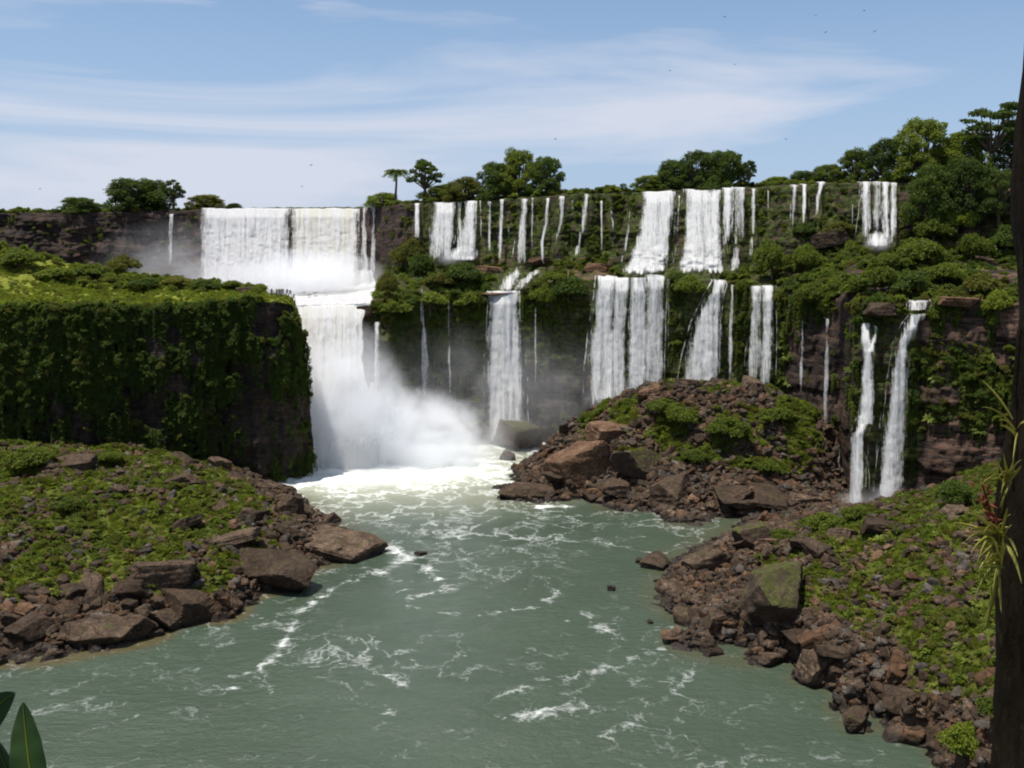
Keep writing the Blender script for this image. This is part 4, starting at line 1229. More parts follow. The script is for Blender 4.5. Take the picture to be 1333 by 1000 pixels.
# -- bluff: face growth and grassy top
rng = np.random.default_rng(23)
px = rng.uniform(-120, 398, 10500); t = rng.random(10500) ** 1.15
pxi = np.minimum(px, 392)
lip = isl_top(pxi, np.zeros_like(pxi))
z = lip[:, 2] * (1 - t)
out = 2.6 * t + np.sin(t * 3.0)
nz = fbm(np.stack([px * 0.025, t * 9, px * 0], -1), 4, 510)
ok = (rng.random(len(px)) < (1.15 - 0.85 * t) * smooth(0.34, 0.58, nz) * np.where(px > 330, 0.9, 1)) & ((px < 345) | (t > 0.06))
pts = lip.copy(); pts[:, 1] -= out * 0.9 + 1.0; pts[:, 2] = z; pts[:, 0] += 0.7 * smooth(300, 392, px) * out
scatter('creeper', pts[ok], 0.78 * rng.uniform(0.6, 1.35, len(px))[ok] ** 2 * (1.1 - 0.3 * t[ok]), rng.choice([2, 3, 2, 3, 9, 9, 9, 14], len(px))[ok], CLUMPS, 'shade-darkened creepers and bushes hanging down the face of the bluff', 'creeper', seed=3, tilt=0.6)  # only dark-leaved clumps: leaf colour carries the shade of the bluff face
rng = np.random.default_rng(24)
px = rng.uniform(-200, 390, 5200); t = rng.random(5200)
pts = isl_top(px, t)
nz = fbm(np.stack([px * 0.03, t * 5, px * 0], -1), 3, 520)
shrub = ((rng.random(len(px)) < smooth(0.5, 0.85, t) * smooth(0.42, 0.58, nz)) | (t < 0.02)) & (px < 340)
idx = np.where(shrub, rng.choice([0, 1, 13, 4, 5, 14], len(px)), rng.choice([6, 6, 6, 8, 12], len(px)))
scl = np.where(shrub, rng.uniform(0.6, 1.7, len(px)), rng.uniform(0.4, 0.9, len(px)) * np.where(px > 345, 0.45, 1))
keep = rng.random(len(px)) < np.where(shrub, 0.75, 1.0)
scatter('grass', pts[keep], scl[keep], idx[keep], CLUMPS, 'yellow-green grass and low shrubs on top of the bluff', 'grass', seed=4)

# -- banks: rubble and ground cover
def bank_px(x, y, z):
    v = np.stack([x, y, z - HC], -1)
    cp, sp = math.cos(PITCH), math.sin(PITCH)
    dep = v[..., 1] * cp - v[..., 2] * sp
    up = v[..., 1] * sp + v[..., 2] * cp
    return CX + F * v[..., 0] / dep, CY - F * up / dep
def fill_bank(bn, n_stone, n_veg, seed, stone_label, veg_label, smin, smax, vmin, vmax):
    b = BANKS[bn]; x0, x1, y0, y1 = b['box']
    rng = np.random.default_rng(seed)
    def draw(n):
        x = rng.uniform(x0, x1, n * 4); y = rng.uniform(y0, y1, n * 4)
        z0 = b['tps'](x, y)
        q = bank_px(x, y, z0)
        ok = (z0 > -0.8) & (q[0] > -60) & (q[0] < 1395) & (q[1] < 1060)
        return x[ok], y[ok], z0[ok]
    x, y, z0 = draw(n_stone)
    vg = b['veg'](x, y, z0)
    ok = rng.random(len(x)) < (1.0 - 0.88 * vg)
    x, y = x[ok][:n_stone], y[ok][:n_stone]
    s = smin + (smax - smin) * rng.random(len(x)) ** 3.2
    p = np.stack([x, y, b['H'](x, y) + s * 0.1], 1)
    scatter('rubble', p, s[:, None] * rng.uniform(0.7, 1.3, (len(x), 3)), rng.integers(0, 6, len(x)), STONES, stone_label, 'rubble', tilt=0.5, seed=seed)
    x, y, z0 = draw(n_veg)
    vg = b['veg'](x, y, z0)
    ok = rng.random(len(x)) < np.clip(vg - 0.12, 0, 1) ** 1.3
    x, y = x[ok][:n_veg], y[ok][:n_veg]
    nz = noise2(x, y, 0.12, seed + 3)
    bush = (nz > (0.50 if bn == 'islet' else 0.57)) | (rng.random(len(x)) < 0.10)
    idx = np.where(bush, rng.choice([0, 1, 14, 4, 5, 13, 11], len(x)), rng.choice([6, 7, 8, 6, 8, 11, 12], len(x)))
    s = rng.uniform(vmin, vmax, len(x)) * np.where(bush, 1.0, 0.8)
    p = np.stack([x, y, b['H'](x, y) - 0.1], 1)
    scatter('ground_cover', p, s, idx, CLUMPS, veg_label, 'ground cover', seed=seed + 1)
fill_bank('bank_left', 10000, 11000, 31, 'brown rubble lying along the bank below the bluff', 'grass and low plants on the bank below the bluff', 0.18, 1.1, 0.35, 1.0)
fill_bank('islet', 10000, 6500, 33, 'brown rubble covering the flanks of the islet', 'green shrubs and weeds on the islet', 0.25, 1.3, 0.5, 1.3)
fill_bank('bank_right', 17000, 12000, 35, 'reddish-brown rubble along the bank below the twin falls', 'moss, grass and weeds on the bank below the twin falls', 0.15, 1.0, 0.35, 0.9)

# ------------------------------------------------------------------ boulders
ROCKS = [rock_mesh(60 + i, [0.5, 0.62, 0.8][i % 3], 5 + i % 4, 'boulder', 2) for i in range(10)]
ROCKS_BIG = [rock_mesh(240 + i, [0.5, 0.62, 0.8][i % 3], 5 + i % 4, 'boulder', 3, 0.034) for i in range(10)]
ROCK_MATS = {'brown': M_ROCK, 'red': M_ROCK_RED, 'dark': M_ROCK_DARK, 'moss': M_ROCK_MOSS}
def put_rock(p, sx, sy, sz, rz, mat, label, group=None, mesh=0, tilt=(0, 0), name='boulder'):
    o = bpy.data.objects.new(name, (ROCKS_BIG if name == 'boulder' else ROCKS)[mesh % 10])
    C.objects.link(o)
    o.location = tuple(p); o.scale = (sx, sy, sz); o.rotation_euler = (tilt[0], tilt[1], rz)
    o.material_slots[0].link = 'OBJECT'; o.material_slots[0].material = ROCK_MATS[mat]
    return tag(o, label, 'boulder', group)
BIG = [
 ('bank_left', 245, 790, 78, 66, 'dark', 0, 0.5, 'large dark angular boulder at the water edge below the bluff'),
 ('bank_left', 350, 745, 100, 60, 'brown', 1, -0.5, 'broad sloping brown slab running down into the river below the bluff'),
 ('bank_left', 438, 712, 100, 34, 'brown', 3, -0.25, 'long flat slab forming the tip of the bank below the bluff'),
 ('bank_left', 205, 752, 90, 46, 'dark', 5, 0.3, 'dark wedge-shaped rock behind the large angular boulder'),
 ('bank_left', 122, 828, 84, 38, 'brown', 7, 0.2, 'tilted brown slab at the water edge, near the broad green leaf corner'),
 ('bank_left', 172, 818, 48, 30, 'brown', 2, 0.9, 'pale-topped block wedged between the tilted slab and the dark boulder'),
 ('bank_left', 36, 818, 52, 36, 'brown', 4, 1.2, 'brown block on the water edge nearest the frame edge below the bluff'),
 ('bank_left', 379, 660, 32, 36, 'dark', 8, 0.1, 'upright dark block at the outer end of the bank, facing the spray'),
 ('bank_left', 305, 705, 62, 30, 'brown', 6, 0.4, 'cracked grey-brown slab with grass growing on its upper side'),
 ('bank_left', 322, 672, 22, 44, 'dark', 9, 0.3, 'narrow upright rock spire on the bank below the bluff'),
 ('bank_left', 235, 628, 40, 18, 'dark', 2, 0.0, 'dark ledge rock high on the grassy bank'),
 ('bank_left', 90, 608, 60, 24, 'brown', 5, 0.1, 'smooth brown rock under the foot of the bluff'),
 ('islet', 766, 606, 84, 60, 'red', 2, 0.4, 'huge rust-brown boulder at the spray end of the islet'),
 ('islet', 832, 605, 62, 56, 'moss', 4, 0.8, 'dark boulder with a green mossy cap in the middle of the islet'),
 ('islet', 846, 512, 34, 22, 'red', 6, 0.3, 'tilted red-brown block on the crest of the islet'),
 ('islet', 985, 650, 90, 36, 'brown', 3, 0.1, 'broad flat brown slab near the water on the islet'),
 ('islet', 1048, 655, 46, 28, 'brown', 7, 0.5, 'grey slab on the islet beside the twin falls'),
 ('islet', 690, 640, 62, 30, 'dark', 9, 0.2, 'wet black rock at the water below the huge rust-brown boulder'),
 ('islet', 727, 637, 30, 18, 'dark', 2, 0.6, 'small wet black rock washed by foam off the islet'),
 ('islet', 735, 622, 52, 40, 'dark', 3, 0.7, 'dark broken block at the foot of the huge rust-brown boulder'),
 ('islet', 792, 566, 50, 34, 'red', 5, 0.2, 'rust-brown block above the huge rust-brown boulder'),
 ('islet', 806, 636, 44, 30, 'brown', 0, 1.1, 'brown block between the huge boulder and the water'),
 ('islet', 878, 640, 56, 42, 'brown', 8, 0.9, 'rounded brown boulder low on the islet front'),
 ('islet', 900, 500, 50, 20, 'dark', 0, 0.2, 'dark flat rock on the islet crest under the slanting fall'),
 ('bank_right', 1012, 775, 104, 92, 'moss', 1, 0.9, 'huge tilted slab with a mossy crown on the near rubble bank'),
 ('bank_right', 985, 700, 46, 52, 'moss', 4, 0.3, 'grass-capped rock standing at the inner tip of the rubble bank'),
 ('bank_right', 1070, 868, 48, 46, 'brown', 8, 0.3, 'brown cube-shaped block near the water on the rubble bank'),
 ('bank_right', 940, 806, 46, 36, 'brown', 6, 0.5, 'olive-brown rounded boulder among pale red stones'),
 ('bank_right', 928, 735, 58, 36, 'brown', 2, 0.2, 'cracked brown boulder at the inlet corner of the rubble bank'),
 ('bank_right', 856, 737, 40, 26, 'brown', 0, 0.7, 'brown boulder standing in the shallows off the rubble bank'),
 ('bank_right', 882, 830, 38, 14, 'red', 3, 0.1, 'flat reddish rock washed by foam at the waterline'),
 ('bank_right', 928, 855, 26, 10, 'red', 5, 0.3, 'small flat reddish rock awash, farther out than its neighbours'),
 ('bank_right', 1116, 940, 46, 32, 'brown', 7, 0.9, 'dark brown boulder at the waterline, nearest the viewer'),
 ('bank_right', 1176, 955, 50, 30, 'brown', 9, 0.2, 'low brown rock at the waterline beside the grassy corner'),
 ('bank_right', 1105, 700, 40, 24, 'dark', 5, 0.6, 'brown outcrop under the foot of the twin falls'),
 ('bank_right', 1150, 690, 60, 34, 'dark', 6, 0.3, 'dark humped outcrop in the grass in front of the tall curving fall'),
 ('bank_right', 1050, 830, 60, 34, 'dark', 3, 0.4, 'long dark rock just above the cube-shaped block'),
]
rr = random.Random(5)
for bn, bx, by, bw, bh, mt, mi, rz, lab in BIG:
    p = hit(BANKS[bn]['tps'], bx, by + bh * 0.25)
    m = p[1] / F / math.cos(PITCH)
    sx = bw * m * 0.57; sz = bh * m * 0.66
    p = p.copy(); p[2] = max(p[2], -0.2) + sz * 0.34; p[1] += sx * 0.3
    put_rock(p, sx, sx * 0.85, sz, rz, mt, lab, None, mi, (rr.uniform(-0.25, 0.25), rr.uniform(-0.25, 0.25)))
for bx, by, bw, bh, mt, mi, z, lab in [
    (672, 583, 72, 62, 'moss', 4, 0, 'rounded mossy boulder standing in mist beneath the single lower fall'),
    (616, 577, 50, 44, 'moss', 8, 0, 'bright green mossy boulder at the edge of the dense spray'),
    (660, 598, 20, 14, 'dark', 2, 0, 'little wet rock in the foam below the mossy boulders'),
    (796, 768, 15, 11, 'dark', 3, 0, 'lone small rock poking from open water'),
    (548, 723, 16, 7, 'dark', 5, 0, 'small rock breaking the surface off the slab tip'),
    (832, 733, 14, 10, 'dark', 6, 0, 'small rock in the shallows beside the standing boulder'),
    (846, 812, 12, 7, 'dark', 7, 0, 'tiny rock awash off the rubble bank')]:
    p = at_z(bx, by, z); m = p[1] / F
    s = bw * m * 0.52
    put_rock((p[0], p[1] + s * 0.4, bh * m * 0.22), s, s * 0.85, bh * m * 0.6, rr.uniform(0, 6), mt, lab, None, mi)
for bx, by, bw, bh, mt, lab in [
    (640, 352, 44, 20, 'red', 'red-brown rock on the ledge beside the stepped cascade'),
    (702, 340, 26, 14, 'red', 'brown rock at the head of the stepped cascade'),
    (780, 350, 40, 16, 'red', 'brown ledge rock between the curved strand and the broad fall'),
    (1085, 312, 44, 26, 'brown', 'brown ledge rock under the pair of slim upper falls'),
    (1150, 402, 44, 18, 'brown', 'brown rock at the lip between the twin-pronged fall and the tall fall'),
    (1245, 392, 56, 14, 'red', 'flat orange-brown shelf on the lip beside the tall curving fall'),
    (660, 382, 54, 5, 'red', 'thin flat ledge stone across the head of the single lower fall'),
    (476, 405, 20, 22, 'dark', 'black wet rock at the edge of the great chute')]:
    p = unproj(bx, by, cliff_D(bx, by) + (1.2 if bh < 6 else -0.8)); m = p[1] / F
    put_rock(p, bw * m * 0.52, bw * m * 0.4, bh * m * 0.62, rr.uniform(-0.3, 0.3), mt, lab, None, rr.randrange(10))
# smaller rocks, each its own object, told apart by size, colour and the landmark beside them
NICK = {245: 'large dark angular boulder', 350: 'broad sloping slab', 438: 'flat slab tip', 205: 'dark wedge-shaped rock', 122: 'tilted waterline slab', 172: 'pale-topped block', 36: 'brown edge block', 379: 'upright dark block', 305: 'cracked slab',
        322: 'rock spire', 235: 'dark ledge rock', 90: 'smooth rock under the bluff', 762: 'huge rust-brown boulder', 832: 'mossy-capped boulder', 846: 'tilted crest block', 985: 'broad flat slab', 1048: 'grey slab', 690: 'wet black rock', 727: 'foam-washed black rock',
        878: 'rounded brown boulder', 900: 'dark crest rock', 1012: 'huge mossy tilted slab', 928: 'cracked inlet boulder', 1070: 'cube-shaped block', 940: 'olive-brown boulder', 856: 'boulder in the shallows', 882: 'flat reddish rock', 1116: 'nearest dark boulder', 1176: 'low rock by the grassy corner',
        1105: 'outcrop under the twin falls', 1150: 'humped outcrop', 1050: 'long dark rock'}
def many_rocks(bn, n, seed, place, group, lo, hi, mats):
    b = BANKS[bn]; x0, x1, y0, y1 = b['box']
    rng = np.random.default_rng(seed)
    x = rng.uniform(x0, x1, n * 60); y = rng.uniform(y0, y1, n * 60)
    z = b['tps'](x, y)
    q = bank_px(x, y, z)
    vg = b['veg'](x, y, z)
    ok = (z > -0.3) & (q[0] > 4) & (q[0] < 1275) & (q[1] < 985) & (rng.random(len(x)) < (1.0 - 0.8 * vg) * (0.30 + 0.70 * np.exp(-np.maximum(z, 0) / 3.0)))
    if bn == 'bank_left': ok &= y < 196
    x, y, qx, qy = x[ok][:n], y[ok][:n], q[0][ok][:n], q[1][ok][:n]
    h = b['H'](x, y)
    near = [(k[1], k[2]) for k in BIG if k[0] == bn and k[1] in NICK and not (bn == 'bank_right' and k[1] == 985)]
    made = {}
    for i in range(len(x)):
        f = rng.random() ** 2.0
        s = lo + (hi - lo) * f
        m = mats[rng.integers(len(mats))]
        dx, dy, nk = min(((qx[i] - a, qy[i] - c, NICK[a]) for a, c in near), key=lambda r: r[0] ** 2 + 2.5 * r[1] ** 2)
        side = ('to the right of' if dx > 0 else 'to the left of') if abs(dx) > 1.6 * abs(dy) else ('downhill of' if dy > 0 else 'uphill of')
        lab = '%s %s rock %s the %s' % ('small' if f < 0.12 else 'middling' if f < 0.45 else 'large', {'brown': 'brown', 'red': 'rust-coloured', 'dark': 'dark'}[m], side, nk)
        o = put_rock((x[i], y[i], h[i] + s * 0.12), s * rng.uniform(0.8, 1.3), s * rng.uniform(0.7, 1.1), s * rng.uniform(0.5, 1.0), rng.uniform(0, 6.28), m,
                 lab, group, int(rng.integers(10)), tuple(rng.normal(0, 0.3, 2)), 'rock')
        made.setdefault(lab, []).append((qx[i], o))
    for lab, os_ in made.items():
        os_.sort(key=lambda r: r[0]); k = len(os_)
        for j, (_, o) in enumerate(os_):
            if k > 1:
                w = 'leftmost' if j == 0 else 'rightmost' if j == k - 1 else 'middle' if k == 3 else ('second', 'third', 'fourth', 'fifth', 'sixth')[min(j - 1, 4)]
                o['label'] = ' '.join(lab.split()).replace('to the left of', 'left of').replace('to the right of', 'right of') + (', %s of %s' % (w, ('two', 'three', 'four', 'five', 'six', 'seven', 'eight', 'nine')[min(k - 2, 7)]))
many_rocks('bank_left', 90, 91, '', 'rocks on the bank below the bluff', 0.8, 2.9, ['brown', 'brown', 'dark'])
many_rocks('islet', 85, 92, '', 'rocks on the islet', 0.9, 3.2, ['brown', 'red', 'dark', 'brown'])
many_rocks('bank_right', 95, 93, '', 'rocks on the near rubble bank', 0.7, 2.7, ['brown', 'red', 'brown', 'dark'])

# ------------------------------------------------------------------ shrubs on the ledges
BUSHES = {k: [bush_mesh(400 + 10 * j + i, m, 3600, 0.115, 20 + i) for i in range(3)] for j, (k, m) in enumerate((('green', M_LEAF), ('dark', M_LEAF_DARK), ('olive', M_LEAF_OLIVE), ('pale', M_LEAF_PALE)))}
STEM_V, STEM_F = cat_np([tube_np([(0, 0, -0.3), (0.03 * k, 0.02, 0.2), (0.2 * math.cos(k * 2.1), 0.2 * math.sin(k * 2.1), 0.7)], [0.05, 0.04, 0.02], 6) for k in range(3)])
STEM = mesh_np('stem', STEM_V, STEM_F); STEM.materials.append(M_BARK)
def shrub(p, w, h, kind, label, seed=0, group=None):
    o = empty('shrub', tuple(p), random.uniform(0, 6.28))
    o.scale = (w / 2.0, w / 2.0, h / 1.3)
    f = bpy.data.objects.new('foliage', BUSHES[kind][seed % 3]); C.objects.link(f); f.parent = o
    s = bpy.data.objects.new('stem', STEM); C.objects.link(s); s.parent = o
    return tag(o, label, 'shrub', group)
LEDGE = [
 (531, 352, 62, 56, 'olive', 'tall rounded shrub on the ledge beside the great curtain fall'),
 (505, 388, 34, 44, 'olive', 'shrub crouching at the edge of the great chute'),
 (548, 360, 44, 40, 'dark', 'dark shrub leaning on the tall rounded ledge shrub'),
 (575, 374, 50, 26, 'olive', 'brownish low shrub on the ledge below the three-stranded fall'),
 (606, 372, 64, 40, 'dark', 'wide dark shrub on the ledge beneath the three-stranded fall'),
 (560, 402, 60, 30, 'green', 'green shrub overhanging the lower cliff beside the thin wisp'),
 (515, 412, 50, 34, 'green', 'green shrub overhanging the lower cliff nearest the great chute'),
 (606, 404, 56, 32, 'green', 'green shrub overhanging the lower cliff beside the single lower fall'),
 (712, 400, 46, 42, 'green', 'green shrub right of the single lower fall head'),
 (740, 392, 56, 44, 'dark', 'dark shrub on the ledge between the single and the paired lower falls'),
 (722, 368, 40, 20, 'green', 'low shrub above the ledge right of the stepped cascade'),
 (898, 388, 56, 40, 'green', 'shrub hanging between the paired lower falls and the slanting fall'),
 (880, 366, 30, 18, 'dark', 'small shrub at the foot of the widest upper fall'),
 (1004, 362, 54, 64, 'green', 'domed green shrub on the ledge below the slim pair of strands'),
 (1050, 354, 44, 48, 'green', 'round green shrub beside the domed ledge shrub'),
 (1048, 308, 34, 26, 'dark', 'small shrub directly under the single thread of water'),
 (1092, 306, 52, 22, 'olive', 'flat-topped olive shrub under the short curved strand'),
 (1062, 396, 60, 40, 'green', 'shrub at the lower lip above the dark recess'),
 (1104, 388, 66, 48, 'green', 'broad shrub on the slope above the mossy buttress'),
 (1140, 384, 66, 50, 'green', 'broad shrub above the twin-pronged fall'),
 (1182, 384, 70, 44, 'dark', 'dark shrub above the head of the tall curving fall'),
 (1160, 352, 60, 34, 'green', 'shrub right beneath the see-through four-stranded fall'),
 (1200, 346, 74, 48, 'green', 'large shrub on the slope below the tall dark trees'),
 (1216, 318, 62, 48, 'green', 'high shrub against the cliff beside the four-stranded fall'),
 (1246, 306, 56, 50, 'pale', 'light green shrub tucked under the tall dark trees'),
 (1264, 342, 62, 50, 'green', 'shrub on the slope, lower neighbour of the light green one'),
 (1228, 372, 66, 40, 'green', 'spreading shrub above the flat orange-brown shelf'),
 (1284, 384, 60, 40, 'olive', 'olive shrub on the slope close to the near trunk'),
 (1298, 410, 40, 44, 'pale', 'bright shrub at the lip beside the flat orange-brown shelf'),
 (1310, 330, 60, 50, 'dark', 'dark shrub on the slope behind the near trunk'),
]
for i, (bx, by, bw, bh, kd, lab) in enumerate(LEDGE):
    p = unproj(bx, by, cliff_D(bx, by) - 0.3); m = p[1] / F
    p[2] -= 0.3
    shrub(p, bw * m, bh * m, kd, lab, i)
for i, (bn, bx, by, bw, bh, kd, lab) in enumerate([
 ('bank_left', 40, 612, 76, 44, 'green', 'bushy green shrub under the face of the bluff, at the frame edge'),
 ('bank_left', 140, 606, 44, 24, 'green', 'small green shrub at the foot of the bluff'),
 ('bank_left', 90, 666, 52, 26, 'green', 'low green shrub in the grass of the bank'),
 ('islet', 862, 540, 50, 30, 'green', 'leafy shrub high on the islet, left of the rubble crest'),
 ('islet', 885, 555, 60, 34, 'green', 'broad leafy shrub at the centre of the islet'),
 ('islet', 905, 605, 46, 28, 'green', 'leafy shrub low on the islet above the rounded boulder'),
 ('islet', 950, 572, 70, 40, 'green', 'dense shrub mass on the sunny slope of the islet'),
 ('islet', 1010, 556, 60, 34, 'green', 'shrub on the islet below the rubble crest'),
 ('islet', 1000, 618, 40, 26, 'green', 'shrub just above the broad flat slab of the islet'),
 ('bank_right', 1075, 690, 56, 32, 'green', 'green shrub before the twin-pronged fall foot'),
 ('bank_right', 1112, 680, 44, 28, 'green', 'green shrub between the feet of the two near falls'),
 ('bank_right', 1245, 660, 62, 46, 'dark', 'dark shrub at the foot of the brown layered rock'),
 ('bank_right', 1020, 705, 40, 24, 'green', 'shrub behind the grass-capped rock'),
 ('bank_right', 1256, 985, 80, 60, 'pale', 'yellow-green bush at the water edge beside the near trunk'),
 ('bank_right', 1300, 940, 70, 50, 'green', 'green bush behind the near trunk on the rubble bank')]):
    p = hit(BANKS[bn]['H'], bx, by); m = p[1] / F
    shrub(p, bw * m, bh * m, kd, lab, i)
for i, (bx, t, bw, bh, kd, lab) in enumerate([
 (30, 0.75, 70, 34, 'green', 'rounded green shrub on the rise of the bluff'),
 (75, 0.62, 60, 24, 'green', 'dark-shadowed shrub on the bluff below the rise'),
 (120, 0.8, 60, 22, 'green', 'shrub along the back of the bluff'),
 (165, 0.95, 50, 34, 'olive', 'pyramid-shaped shrub behind the bluff, half lost in mist'),
 (190, 0.6, 54, 20, 'dark', 'dark shrub in the middle of the bluff top'),
 (235, 0.8, 50, 20, 'olive', 'olive shrub towards the tip of the bluff'),
 (270, 0.7, 44, 20, 'dark', 'shrub near the grey rock at the tip of the bluff'),
 (300, 0.85, 40, 18, 'green', 'low shrub behind the tip of the bluff')]):
    p = isl_top(np.array([float(bx)]), np.array([t]))[0]; m = p[1] / F
    shrub(p, bw * m, bh * m, kd, lab, i)
p = isl_top(np.array([327.0]), np.array([0.75]))[0]
put_rock((p[0], p[1], p[2] + 0.4), 3.0, 2.4, 2.0, 0.2, 'brown', 'grey rock on top of the bluff beside the group of visitors', None, 4)

# ------------------------------------------------------------------ trees on the rim
def tree_meshes(seed, kind):
    rng = np.random.default_rng(seed)
    tubes, lobes = [], []
    H = 10.0
    if kind == 'palm':
        path = [(0, 0, -0.5), (0.1, 0, 3), (0.25, 0.1, 6), (0.3, 0.1, 7.8)]
        tv, tf = tube_np(path, [0.28, 0.22, 0.18, 0.16], 8)
        vs_, fs_, off = [], [], 0
        for k in range(34):
            a = rng.uniform(0, 6.28); el = rng.uniform(-0.1, 1.1)
            L = rng.uniform(2.2, 3.0)
            s = np.linspace(0, 1, 9)
            r = L * s * math.cos(el * 0.7); zz = 7.8 + L * (s * math.sin(el) - 0.75 * s ** 2)
            mid = np.stack([0.3 + r * math.cos(a), 0.1 + r * math.sin(a), zz], 1)
            sd = np.array([-math.sin(a), math.cos(a), 0])
            for j in range(8):
                for sg in (-1, 1):
                    b = mid[j]; w = 0.55 * math.sin(math.pi * (0.15 + 0.8 * s[j]))
                    tip = b + sd * sg * w + (mid[j + 1] - mid[j]) * 0.9 - np.array([0, 0, 0.28])
                    v = np.stack([b, mid[j + 1], tip, tip - np.array([0, 0, 0.06]) - (mid[j + 1] - mid[j]) * 0.5])
                    vs_.append(v); fs_.append(np.arange(4) + off); off += 4
        cv, cf = np.concatenate(vs_), np.array(fs_)
    else:
        if kind == 'broad':
            hub, n, spread, r0, fl, zlo, zhi = 2.2, 56, 5.0, (0.55, 1.35), 0.75, 0.6, 8.9
        elif kind == 'tall':
            hub, n, spread, r0, fl, zlo, zhi = 3.6, 20, 3.2, (0.45, 1.0), 0.7, 4.4, 9.2
        elif kind == 'umbrella':
            hub, n, spread, r0, fl, zlo, zhi = 4.0, 26, 5.0, (0.5, 1.3), 0.34, 4.5, 9.6
        else:      # bushy, leafy to the ground
            hub, n, spread, r0, fl, zlo, zhi = 1.0, 60, 5.0, (0.55, 1.45), 0.8, 0.4, 8.4
        tubes.append(tube_np([(0, 0, -0.8), (0.1, 0, hub * 0.5), (0.05, 0.1, hub)], [0.42, 0.34, 0.28], 8))
        for i in range(n):
            a = i * 2.4 + rng.uniform(-0.4, 0.4); t = (i + 0.5) / n
            z = zlo + (zhi - zlo) * t if kind != 'umbrella' else rng.uniform(zlo, zhi)
            d = spread * math.sqrt(max(0.05, 1 - (t * 0.95) ** 2)) * rng.uniform(0.5, 1.0) * (1 if kind != 'umbrella' else 1.0)
            c = (d * math.cos(a), d * math.sin(a), z)
            lobes.append(c + (rng.uniform(*r0), fl))
            m = (c[0] * 0.5, c[1] * 0.5, hub + (z - hub) * 0.4)
            tubes.append(tube_np([(0.05, 0.1, hub * 0.9), m, c], [0.2, 0.13, 0.05], 6))
        tv, tf = cat_np(tubes)
        cv, cf = lobed_cloud(lobes, {'broad': 9000, 'tall': 3000, 'umbrella': 4200}.get(kind, 10000), 0.38, rng, 0.55, low=-0.7)
    tm = mesh_np('trunk', tv, tf); tm.materials.append(M_BARK)
    return tm, (cv, cf)
TREES = {}
def tree(p, w, h, kind, mat, label, seed, group='trees along the rim of the falls'):
    key = (kind, seed % 3)
    if key not in TREES:
        TREES[key] = tree_meshes(700 + seed % 3 + 10 * ['broad', 'tall', 'umbrella', 'bushy', 'palm'].index(kind), kind)
    tm, (cv, cf) = TREES[key]
    ck = key + (mat.name,)
    if ck not in TREES:
        me = mesh_np('crown', cv, cf, False); me.materials.append(mat); TREES[ck] = me
    nat = {'broad': 11.0, 'tall': 7.6, 'umbrella': 11.0, 'bushy': 11.0, 'palm': 5.4}[kind]
    o = empty('palm_tree' if kind == 'palm' else 'tree', tuple(p), random.uniform(0, 6.28))
    o.scale = (w / nat, w / nat, h / 9.8)
    t = bpy.data.objects.new('trunk', tm); C.objects.link(t); t.parent = o
    c = bpy.data.objects.new('crown', TREES[ck]); C.objects.link(c); c.parent = o
    return tag(o, label, 'tree', group)
